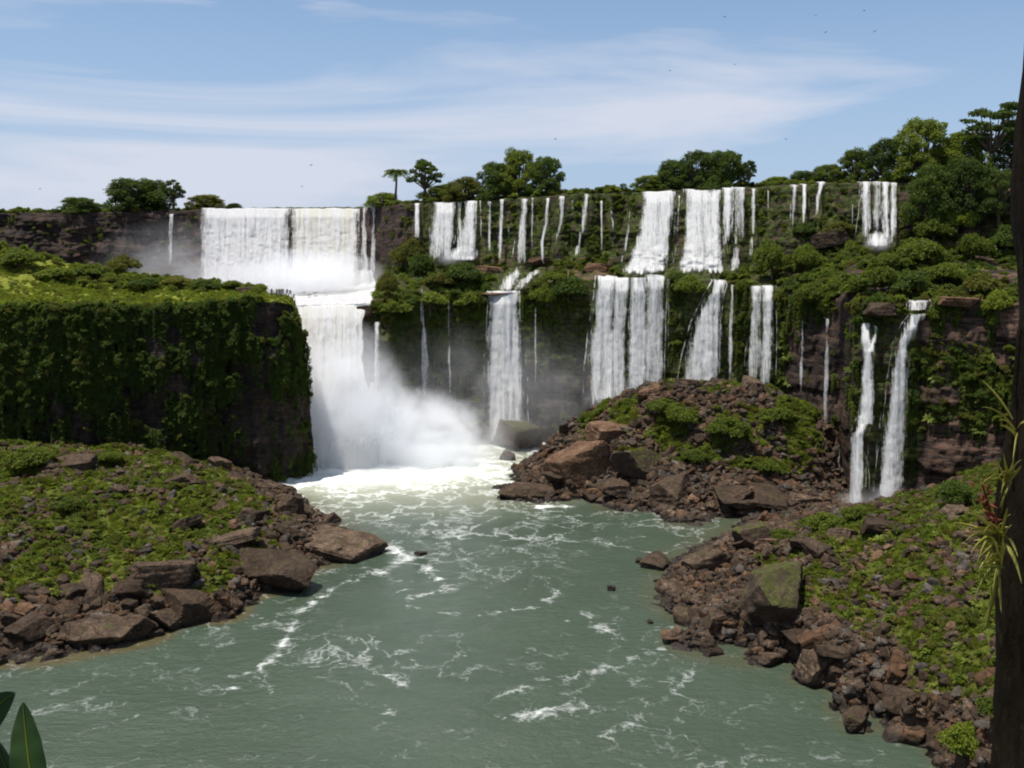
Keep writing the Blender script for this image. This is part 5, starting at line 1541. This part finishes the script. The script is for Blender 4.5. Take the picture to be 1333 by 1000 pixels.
RIM = [
 (105, 277, 60, 22, 'bushy', M_LEAF_DARK, 4, 'low bushy tree on the cliff rim at the far end of the left-hand clump'),
 (172, 276, 88, 46, 'bushy', M_LEAF_DARK, 6, 'big dark domed tree above the misty dark cliff'),
 (200, 276, 62, 42, 'broad', M_LEAF_DARK, 5, 'dark tree merged into the big domed tree'),
 (226, 276, 34, 42, 'tall', M_LEAF_DARK, 4, 'slim tree standing apart beside the big dark domed tree'),
 (268, 276, 60, 22, 'bushy', M_LEAF_OLIVE, 8, 'pale hazy bushy tree above the end of the great curtain fall'),
 (305, 274, 26, 10, 'bushy', M_LEAF_DARK, 8, 'small shrubby tree on the lip of the great curtain fall'),
 (500, 268, 54, 20, 'bushy', M_LEAF, 9, 'low leafy tree on the rim at the foot of the palm'),
 (515, 266, 38, 54, 'palm', M_LEAF_DARK, 4, 'palm tree on the rim beside the great curtain fall'),
 (554, 264, 52, 56, 'tall', M_LEAF_DARK, 5, 'open-crowned tree with bare trunk next to the palm'),
 (575, 262, 60, 26, 'bushy', M_LEAF, 6, 'low tree on the rim behind the three-stranded fall'),
 (606, 261, 64, 34, 'bushy', M_LEAF_OLIVE, 12, 'olive rounded tree left of the tallest middle tree'),
 (648, 258, 66, 50, 'broad', M_LEAF_DARK, 7, 'dark tree leaning on the tallest middle tree'),
 (676, 257, 66, 64, 'broad', M_LEAF, 8, 'tallest tree of the middle clump on the rim'),
 (710, 256, 56, 52, 'broad', M_LEAF_DARK, 9, 'dark tree at the outer side of the middle clump'),
 (792, 250, 22, 14, 'bushy', M_LEAF, 4, 'lone small bush-like tree on the bare rim'),
 (811, 249, 14, 13, 'tall', M_LEAF_DARK, 6, 'tiny sapling standing alone on the bare rim'),
 (846, 249, 58, 24, 'bushy', M_LEAF, 5, 'low tree at the start of the dense clump over the broad fall'),
 (878, 248, 66, 44, 'bushy', M_LEAF_DARK, 6, 'dark dense tree above the broad two-step fall'),
 (908, 247, 66, 52, 'broad', M_LEAF_DARK, 4, 'tall dense tree above the widest upper fall'),
 (944, 246, 70, 54, 'bushy', M_LEAF_DARK, 7, 'round dense tree at the thick end of the clump over the widest upper fall'),
 (974, 245, 26, 36, 'tall', M_LEAF_DARK, 5, 'thin tree peeking out beside the round dense tree'),
 (1012, 243, 46, 14, 'bushy', M_LEAF, 8, 'low scrubby tree between the dense clump and the right-hand wood'),
 (1046, 240, 46, 22, 'bushy', M_LEAF_DARK, 9, 'small tree above the slim pair of strands'),
 (1078, 239, 50, 28, 'bushy', M_LEAF, 10, 'small tree above the short curved strand'),
 (1112, 238, 56, 46, 'broad', M_LEAF, 5, 'mid-height tree above the four-stranded fall'),
 (1148, 238, 58, 58, 'broad', M_LEAF_DARK, 6, 'tree rising behind the four-stranded fall'),
 (1200, 238, 96, 84, 'broad', M_LEAF, 7, 'broad sunlit tree, largest crown of the right-hand wood'),
 (1250, 240, 84, 72, 'bushy', M_LEAF, 4, 'dense tree beside the broad sunlit tree'),
 (1288, 236, 96, 96, 'umbrella', M_LEAF_DARK, 5, 'airy flat-topped tree towering over the right-hand wood'),
 (1330, 236, 84, 80, 'broad', M_LEAF_DARK, 8, 'dark tree partly behind the near trunk'),
 (1380, 236, 90, 84, 'broad', M_LEAF, 9, 'leafy tree beyond the near trunk'),
]
for i, (bx, by, bw, bh, kd, mt, sd, lab) in enumerate(RIM):
    y1, d1, *_ = cliff_keys(np.array([float(bx)]))
    p = unproj(bx, y1[0], d1[0])
    bk = 5 + (i * 37 % 5)
    p = p * np.array([(d1[0] + bk) / d1[0], 1, 1]) + np.array([0, bk, 0.0])
    m = p[1] / F
    tree(p, bw * m, bh * m, kd, mt, lab, sd)
for i, (bx, by, bw, bh, kd, mt, lab) in enumerate([
 (1212, 292, 76, 80, 'bushy', M_LEAF_DARK, 'dark tree growing out of the cliff below the broad sunlit tree'),
 (1256, 280, 84, 76, 'bushy', M_LEAF_DARK, 'dark tree on the cliff face under the airy flat-topped tree'),
 (1300, 290, 70, 70, 'broad', M_LEAF_DARK, 'dark leafy tree on the cliff close beside the near trunk')]):
    p = unproj(bx, by, cliff_D(bx, by) - 1.0); m = p[1] / F
    tree(p, bw * m, bh * m, kd, mt, lab, 5 + i, 'trees on the shaded cliff face')

# ------------------------------------------------------------------ visitors on the bluff
def m_person(name, shirt, trousers):
    t = NT(name)
    z = t.n('SeparateXYZ'); t.put(z.inputs[0], t.n('TexCoord').outputs['Object'])
    c = t.ramp(t.math('DIVIDE', z.outputs[2], 1.8), (0.0, (0.03, 0.025, 0.02)), (0.05, trousers), (0.52, shirt), (0.83, (0.36, 0.22, 0.15)), (0.945, (0.03, 0.02, 0.015)))
    t.t.nodes[-1]
    for n in t.t.nodes:
        if n.type == 'VALTORGB': n.color_ramp.interpolation = 'CONSTANT'
    return t.done(t.n('BsdfPrincipled', None, Base_Color=c, Roughness=0.8))
def person(p, rz, shirt, trousers, label, pose=0, h=1.0):
    me = bpy.data.meshes.new('person')
    sp = 0.10 + 0.03 * pose
    ar = [(0.30, 0.02, 1.12), (0.28, 0.14, 0.90)] if pose % 2 == 0 else [(0.30, 0.05, 1.15), (0.14, 0.26, 1.25)]
    V = [(0, 0, 0.95, .15, .12), (0, 0, 1.15, .15, .11), (0, 0.0, 1.38, .17, .11), (0, 0, 1.50, .06, .06), (0, 0.02, 1.60, .10, .11), (0, 0.02, 1.72, .085, .095),
         (0.09, 0, 0.88, .09, .09), (sp, 0.02, 0.48, .065, .065), (sp + .01, 0, 0.08, .05, .05), (sp + .02, 0.12, 0.04, .045, .04),
         (-0.09, 0, 0.88, .09, .09), (-sp, 0.03, 0.48, .065, .065), (-sp - .01, -0.02, 0.08, .05, .05), (-sp - .02, 0.10, 0.04, .045, .04),
         (0.20, 0, 1.40, .06, .06), ar[0] + (.045, .045), ar[1] + (.04, .035),
         (-0.20, 0, 1.40, .06, .06), (-0.29, 0.0, 1.12, .045, .045), (-0.26, 0.12, 0.90, .04, .035)]
    E = [(0, 1), (1, 2), (2, 3), (3, 4), (4, 5), (0, 6), (6, 7), (7, 8), (8, 9), (0, 10), (10, 11), (11, 12), (12, 13), (2, 14), (14, 15), (15, 16), (2, 17), (17, 18), (18, 19)]
    me.from_pydata([v[:3] for v in V], E, [])
    o = link('person', me, m_person('clothes_' + label[:20], shirt, trousers))
    sk = o.modifiers.new('skin', 'SKIN')
    for i, v in enumerate(V):
        me.skin_vertices[0].data[i].radius = v[3:]
        me.skin_vertices[0].data[i].use_root = i == 0
    ss = o.modifiers.new('sub', 'SUBSURF'); ss.levels = ss.render_levels = 1
    o.location = tuple(p); o.rotation_euler = (0, 0, rz); o.scale = (h, h, h)
    return tag(o, label, 'person', 'visitors on the bluff lookout')
for i, (bx, sh, tr, lab) in enumerate([
 (354.0, (0.03, 0.06, 0.16), (0.02, 0.03, 0.06), 'person in dark blue standing nearest the grey rock on the bluff'),
 (360.5, (0.22, 0.20, 0.18), (0.03, 0.03, 0.035), 'person in grey top, second from the grey rock'),
 (363.5, (0.10, 0.08, 0.07), (0.03, 0.03, 0.03), 'person in brown top in the tight middle of the group'),
 (366.0, (0.14, 0.05, 0.05), (0.05, 0.04, 0.04), 'person in dull red top in the middle of the group'),
 (368.5, (0.05, 0.05, 0.06), (0.03, 0.03, 0.04), 'taller dark-clothed person in the middle of the group'),
 (374.0, (0.04, 0.05, 0.09), (0.02, 0.025, 0.03), 'person in navy top, third from the tip of the bluff'),
 (378.0, (0.03, 0.03, 0.04), (0.03, 0.03, 0.035), 'person in black, second from the tip of the bluff'),
 (382.5, (0.30, 0.29, 0.27), (0.06, 0.07, 0.06), 'person in pale top standing nearest the tip of the bluff')]):
    p = isl_top(np.array([bx]), np.array([0.30]))[0]
    p[2] += 0.35
    person(p, random.uniform(-0.6, 0.6), sh, tr, lab, i, 0.98 + 0.03 * (i % 3) + (0.04 if i == 4 else 0))

# ------------------------------------------------------------------ birds
M_BIRD = NT('bird_dark'); M_BIRD = M_BIRD.done(M_BIRD.n('BsdfPrincipled', None, Base_Color=(0.02, 0.02, 0.022), Roughness=0.7))
def bird(px_, py_, D, bank, rz, label, span=1.3):
    p = unproj(px_, py_, D)
    o = empty('bird', tuple(p), rz)
    o.rotation_euler = (0, bank, rz)
    o.scale = (span,) * 3
    s = np.linspace(-0.28, 0.30, 9)
    r = 0.075 * np.sin(np.pi * np.clip((s + 0.29) / 0.62, 0, 1)) ** 0.7 + 0.004
    bv, bf = tube_np(np.stack([s * 0, s, s * 0], 1), r, 8)
    link('body', mesh_np('body', bv, bf), M_BIRD, o)
    for sg in (-1, 1):
        u = np.linspace(0, 1, 7)
        x = sg * (0.04 + 0.46 * u); z = 0.10 * np.sin(u * 2.2)
        ch = 0.17 * (1 - 0.65 * u ** 1.5); yc = 0.04 - 0.10 * u ** 2
        up = np.stack([np.stack([x, yc + ch * 0.5, z], 1), np.stack([x, yc, z + 0.015], 1), np.stack([x, yc - ch * 0.5, z], 1), np.stack([x, yc, z - 0.01], 1)], 1)
        n = len(u); v = up.reshape(-1, 3)
        f = np.array([[i * 4 + j, i * 4 + (j + 1) % 4, i * 4 + 4 + (j + 1) % 4, i * 4 + 4 + j] for i in range(n - 1) for j in range(4)])
        link('wing', mesh_np('wing', v, f), M_BIRD, o)
    tv = np.array([(-0.03, -0.26, 0.01), (0.03, -0.26, 0.01), (0.07, -0.44, 0.0), (-0.07, -0.44, 0.0), (-0.03, -0.26, -0.01), (0.03, -0.26, -0.01), (0.07, -0.44, -0.008), (-0.07, -0.44, -0.008)])
    link('tail', mesh_np('tail', tv, np.array([(0, 1, 2, 3), (7, 6, 5, 4), (0, 4, 5, 1), (1, 5, 6, 2), (2, 6, 7, 3), (3, 7, 4, 0)])), M_BIRD, o)
    return tag(o, label, 'bird', 'birds circling above the falls')
for i, (bx, by, lab) in enumerate([
 (405, 215, 'dark bird high over the great curtain fall'), (393, 243, 'small bird just above the rim of the great curtain fall'), (52, 246, 'bird over the dark cliff at the far side of the domed tree'),
 (723, 181, 'bird above the middle clump of trees'), (872, 92, 'bird in open sky, lower of the pair above the dense clump'), (957, 84, 'bird in open sky beside the lower one of the pair'),
 (943, 22, 'bird near the top of the sky above the pair'), (1062, 20, 'bird high in the loose flock near the top of the sky'), (1075, 42, 'bigger bird at the centre of the loose flock'),
 (1125, 14, 'topmost bird of the loose flock'), (1139, 41, 'bird at the trailing side of the loose flock'), (1023, 181, 'bird against the pale cloud beside the dense clump')]):
    bird(bx, by, 240 + 14 * (i % 5), random.uniform(-0.5, 0.5), random.uniform(0, 6.28), lab, 1.5 if 'bigger' in lab else 1.15)

# ------------------------------------------------------------------ the lookout where the camera stands
def build_lookout():
    xs = np.linspace(-14, 14, 57); ys = np.concatenate([np.linspace(-30, 4.6, 50), np.linspace(4.8, 9, 18)])
    X, Y = np.meshgrid(xs, ys)
    Z = 47.5 - 0.06 * np.maximum(Y, 0) - 14 * smooth(4.6, 9, Y) + 0.3 * (noise2(X, Y, 0.5, 140) - 0.5)
    Z = np.where(Y > 8.7, -2, Z)
    me = mesh_np('lookout_ground', np.stack([X, Y, Z], -1), grid_faces(*X.shape), True, {'veg': np.full(X.shape, 0.6)})
    tag(link('lookout_ground', me, M_BANK), 'earth slope at the lookout under the near tree', 'ground', kind='structure')
build_lookout()

def build_near_tree():
    base = np.array([2.065, 3.5, 47.2])
    o = empty('tree', tuple(base))
    s = np.linspace(0, 1, 60); z = s * 9.0
    ax = np.stack([0.02 * np.sin(z * 1.1) - 0.022 * np.maximum(z - 1.0, 0), 0.04 * np.sin(z * 0.7), z], 1)
    r = 0.255 - 0.010 * z + 0.10 * np.exp(-z * 2.2) + 0.015 * np.exp(-((z - 2.9) / 0.18) ** 2)
    r = np.maximum(r, 0.10)
    v, f = tube_np(ax, r, 40)
    n = (fbm(v * np.array([9, 9, 1.6]), 4, 160) - 0.5) * 0.10 + (fbm(v * np.array([3, 3, 1.2]), 3, 161) - 0.5) * 0.10
    c = np.repeat(ax, 40, 0); d = v - c; d /= np.linalg.norm(d, axis=1)[:, None]
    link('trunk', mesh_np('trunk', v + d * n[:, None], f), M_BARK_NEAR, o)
    rng = np.random.default_rng(8)
    parts, lobes = [], []  # unseen crown overhead, added to cast shade on trunk and corner plant
    for k in range(9):
        a = k * 0.7 + 0.3; L = rng.uniform(2.0, 4.2)
        tip = np.array([L * math.cos(a) - 0.6, L * math.sin(a) - 1.6, 8.6 + rng.uniform(-0.3, 2.0)])
        if math.hypot(tip[0] + 2.2, tip[1] + 1.1) < 2.6: continue  # opening kept in the crown so sunlight reaches the bromeliads
        parts.append(tube_np([(0.1, 0, 7.2 + 0.15 * k), tip * 0.5 + np.array([0, 0, 4.2]), tip], [0.08, 0.05, 0.02], 8))
        lobes.append((tip[0], tip[1], tip[2], rng.uniform(1.1, 1.8), 0.7))
    for tip in ((-4.6, -2.8, 8.6), (-5.4, -3.4, 9.0), (-4.4, -4.2, 9.4)):  # extra out-of-view limbs, added to shade the corner plant
        tip = np.array(tip)
        parts.append(tube_np([(0.0, 0, 7.4), tip * 0.5 + np.array([0, 0, 4.2]), tip], [0.08, 0.05, 0.02], 8)); lobes.append(tuple(tip) + (1.3, 0.7))
    v, f = cat_np(parts); link('shade_limb', mesh_np('shade_limb', v, f), M_BARK_NEAR, o)
    v, f = lobed_cloud(lobes, 12000, 0.26, rng, 0.5, -0.9)
    me = mesh_np('crown', v, f, False); link('crown', me, M_LEAF_DARK, o)
    # hanging aerial roots and twigs close to the bark
    for (y0, y1_, xx, w) in ((520, 640, 1322, 0.010), (430, 600, 1327, 0.008), (640, 720, 1306, 0.012)):
        a = unproj(xx, y0, 3.35) - base; b = unproj(xx - 4, y1_, 3.32) - base
        m = (a + b) / 2 + np.array([-0.012, 0, 0])
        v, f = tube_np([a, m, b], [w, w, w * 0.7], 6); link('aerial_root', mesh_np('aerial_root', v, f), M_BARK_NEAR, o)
    tag(o, 'dark mossy tree trunk close to the viewer with plants growing on it', 'tree')
build_near_tree()

def strap_leaf(p0, p1, sag, w, fold=0.25, n=12):
    """A tapering channelled leaf from p0 to p1."""
    p0, p1 = np.array(p0, float), np.array(p1, float)
    s = np.linspace(0, 1, n)
    mid = p0 + (p1 - p0) * s[:, None] + np.array([0, 0, sag]) * (4 * s * (1 - s))[:, None]
    t = np.gradient(mid, axis=0); t /= np.linalg.norm(t, axis=1)[:, None]
    side = np.cross(t, np.array([0.15, -1.0, 0.2])); side /= np.linalg.norm(side, axis=1)[:, None]
    up = np.cross(side, t)
    ww = w * np.sin(np.pi * np.clip(0.12 + 0.88 * s, 0, 1)) ** 0.6 * (1 - 0.35 * s)
    ww[-1] = w * 0.03
    rows = np.stack([mid - side * ww[:, None] + up * ww[:, None] * fold, mid - up * 0.0, mid + side * ww[:, None] + up * ww[:, None] * fold, mid - up * ww[:, None] * 0.12], 1)
    v = rows.reshape(-1, 3)
    f = np.array([[i * 4 + j, i * 4 + (j + 1) % 4, i * 4 + 4 + (j + 1) % 4, i * 4 + 4 + j] for i in range(n - 1) for j in range(4)])
    return v, f
def bromeliad(cx, cy, D, leaves, bracts, label):
    base = unproj(cx, cy, D)
    o = empty('bromeliad', tuple(base))
    rl = random.Random(int(cx * 3 + cy))
    leaves = list(leaves)
    for k in range(14 if len(leaves) > 4 else 3):
        an = rl.uniform(1.8, 5.6); r_ = rl.uniform(14, 40)
        leaves.append((cx + rl.uniform(-5, 5), cy + rl.uniform(-8, 12), cx + r_ * math.cos(an) * 0.9, cy + r_ * math.sin(an) * 1.1 + 8, rl.uniform(-0.2, 0.02), rl.uniform(0, 0.03), rl.uniform(0.003, 0.007)))
    for (ax_, ay, bx, by, dD, sag, w) in leaves:
        v, f = strap_leaf(unproj(ax_, ay, D) - base, unproj(bx, by, D + dD) - base, sag, w)
        link('leaf', mesh_np('leaf', v, f), M_LEAF_BROMELIAD, o)
    if bracts:
        rng = np.random.default_rng(int(cx))
        x0, y0, x1, y1_ = bracts
        a, b = unproj(x0, y0, D) - base, unproj(x1, y1_, D - 0.02) - base
        v, f = tube_np([a, (a + b) / 2, b], [0.006, 0.005, 0.003], 6)
        sp = link('flower_spike', mesh_np('flower_spike', v, f), M_BRACT, o)
        for k in range(34):
            t = rng.uniform(0.1, 1.0); c = a + (b - a) * t + rng.normal(0, 0.010, 3)
            d = rng.normal(size=3) * np.array([1, 0.6, 0.8]); d[2] += 0.5; d /= np.linalg.norm(d)
            v, f = strap_leaf(c, c + d * rng.uniform(0.016, 0.036), 0.004, rng.uniform(0.003, 0.006), 0.3, 6)
            link('bract', mesh_np('bract', v, f), M_BRACT, sp)
    return tag(o, label, 'bromeliad')
bromeliad(1298, 700, 3.28, [
    (1300, 700, 1240, 680, -0.05, 0.01, 0.0045), (1298, 698, 1255, 668, -0.1, 0.02, 0.009), (1298, 700, 1262, 690, -0.15, 0.015, 0.010), (1300, 704, 1264, 720, -0.1, 0.03, 0.009),
    (1300, 702, 1272, 735, -0.05, 0.05, 0.010), (1302, 706, 1330, 760, -0.1, 0.03, 0.012), (1300, 700, 1325, 725, -0.15, 0.03, 0.011), (1298, 696, 1288, 650, 0.0, 0.0, 0.008), (1302, 700, 1312, 660, -0.05, 0.01, 0.009), (1296, 702, 1256, 705, -0.2, 0.025, 0.008)],
    (1296, 690, 1279, 632), 'bromeliad with red bracts growing on the near trunk')
bromeliad(1303, 728, 3.24, [
    (1303, 730, 1282, 824, -0.02, 0.015, 0.013), (1300, 732, 1304, 800, -0.03, -0.02, 0.007), (1300, 730, 1273, 745, -0.08, 0.03, 0.008), (1303, 730, 1268, 780, -0.05, 0.03, 0.008), (1302, 728, 1290, 700, -0.02, 0.01, 0.006)],
    None, 'bromeliad with long hanging pale leaves below the red-bracted one')
bromeliad(1312, 622, 3.26, [
    (1312, 628, 1296, 600, -0.03, 0.0, 0.007), (1312, 628, 1306, 590, -0.03, 0.0, 0.007), (1312, 628, 1320, 595, -0.03, 0.0, 0.007), (1312, 628, 1330, 606, -0.03, 0.0, 0.007), (1312, 630, 1300, 618, -0.06, 0.01, 0.006)],
    None, 'small upright tuft of strap leaves on the near trunk above the red bracts')
bromeliad(1326, 560, 3.3, [(1318, 546, 1277, 494, -0.02, 0.01, 0.006), (1322, 560, 1277, 530, -0.1, 0.02, 0.004), (1322, 566, 1300, 548, -0.1, 0.02, 0.005)],
    None, 'few thin stray leaves sticking out of the near trunk')

base = np.array([-0.83, 1.45, 47.45])
o = empty('broad_leaved_plant', tuple(base))
tag(o, 'dark glossy broad-leaved plant poking into the lower corner', 'plant')
def wide_leaf(p0, p1, w, sag):
    """A broad blade with a folded midrib and drip tip."""
    p0, p1 = np.array(p0, float), np.array(p1, float)
    n, k = 22, 9
    s_ = np.linspace(0, 1, n)
    mid = p0 + (p1 - p0) * s_[:, None] + np.array([0, -0.4, 1.0])[None] * (sag * 4 * s_ * (1 - s_))[:, None]
    t_ = np.gradient(mid, axis=0); t_ /= np.linalg.norm(t_, axis=1)[:, None]
    side = np.cross(t_, np.array([0.1, -1.0, 0.35])); side /= np.linalg.norm(side, axis=1)[:, None]
    up = np.cross(side, t_)
    ww = w * 1.75 * s_ ** 0.85 * (1 - s_) ** 0.4 + 0.0004
    u = np.linspace(-1, 1, k)
    g = mid[:, None] + side[:, None] * (ww[:, None] * u[None])[..., None] + up[:, None] * ((0.30 * np.abs(u) + 0.05 * np.sin(s_[:, None] * 26) * np.abs(u))[..., None] * ww[:, None, None])
    b = g - up[:, None] * 0.0016
    v = np.concatenate([g.reshape(-1, 3), b.reshape(-1, 3)])
    f = grid_faces(n, k)
    return v, np.concatenate([f, f[:, ::-1] + n * k])
for a, b, D0, w, sg in (((20, 902), (-40, 968), 1.50, 0.033, 0.01), ((30, 914), (46, 1050), 1.42, 0.031, 0.008), ((-6, 962), (30, 1060), 1.55, 0.02, 0.01)):
    v, f = wide_leaf(unproj(a[0], a[1], D0), unproj(b[0], b[1], D0 - 0.06), w, sg)
    lf = link('leaf', mesh_np('leaf', v - base, f, True), M_LEAF_BROAD, o)
    pts_ = v[:22 * 9].reshape(22, 9, 3)[:, 4] - base + np.array([0, -0.0012, 0.0006])
    mv, mf = tube_np(pts_, np.linspace(0.0005, 0.0016, 22), 6)
    link('midrib', mesh_np('midrib', mv, mf), M_LEAF_PALE, lf)
for tx, ty, D0 in ((-28, 955, 1.45), (42, 1030, 1.37), (22, 1040, 1.5)):
    tip = unproj(tx, ty, D0) - base
    v, f = tube_np([(0, 0, -0.3), tip * 0.5 + np.array([0.02, 0, 0.0]), tip], [0.012, 0.009, 0.005], 8)
    link('stem', mesh_np('stem', v, f), M_LEAF_BROAD, o)
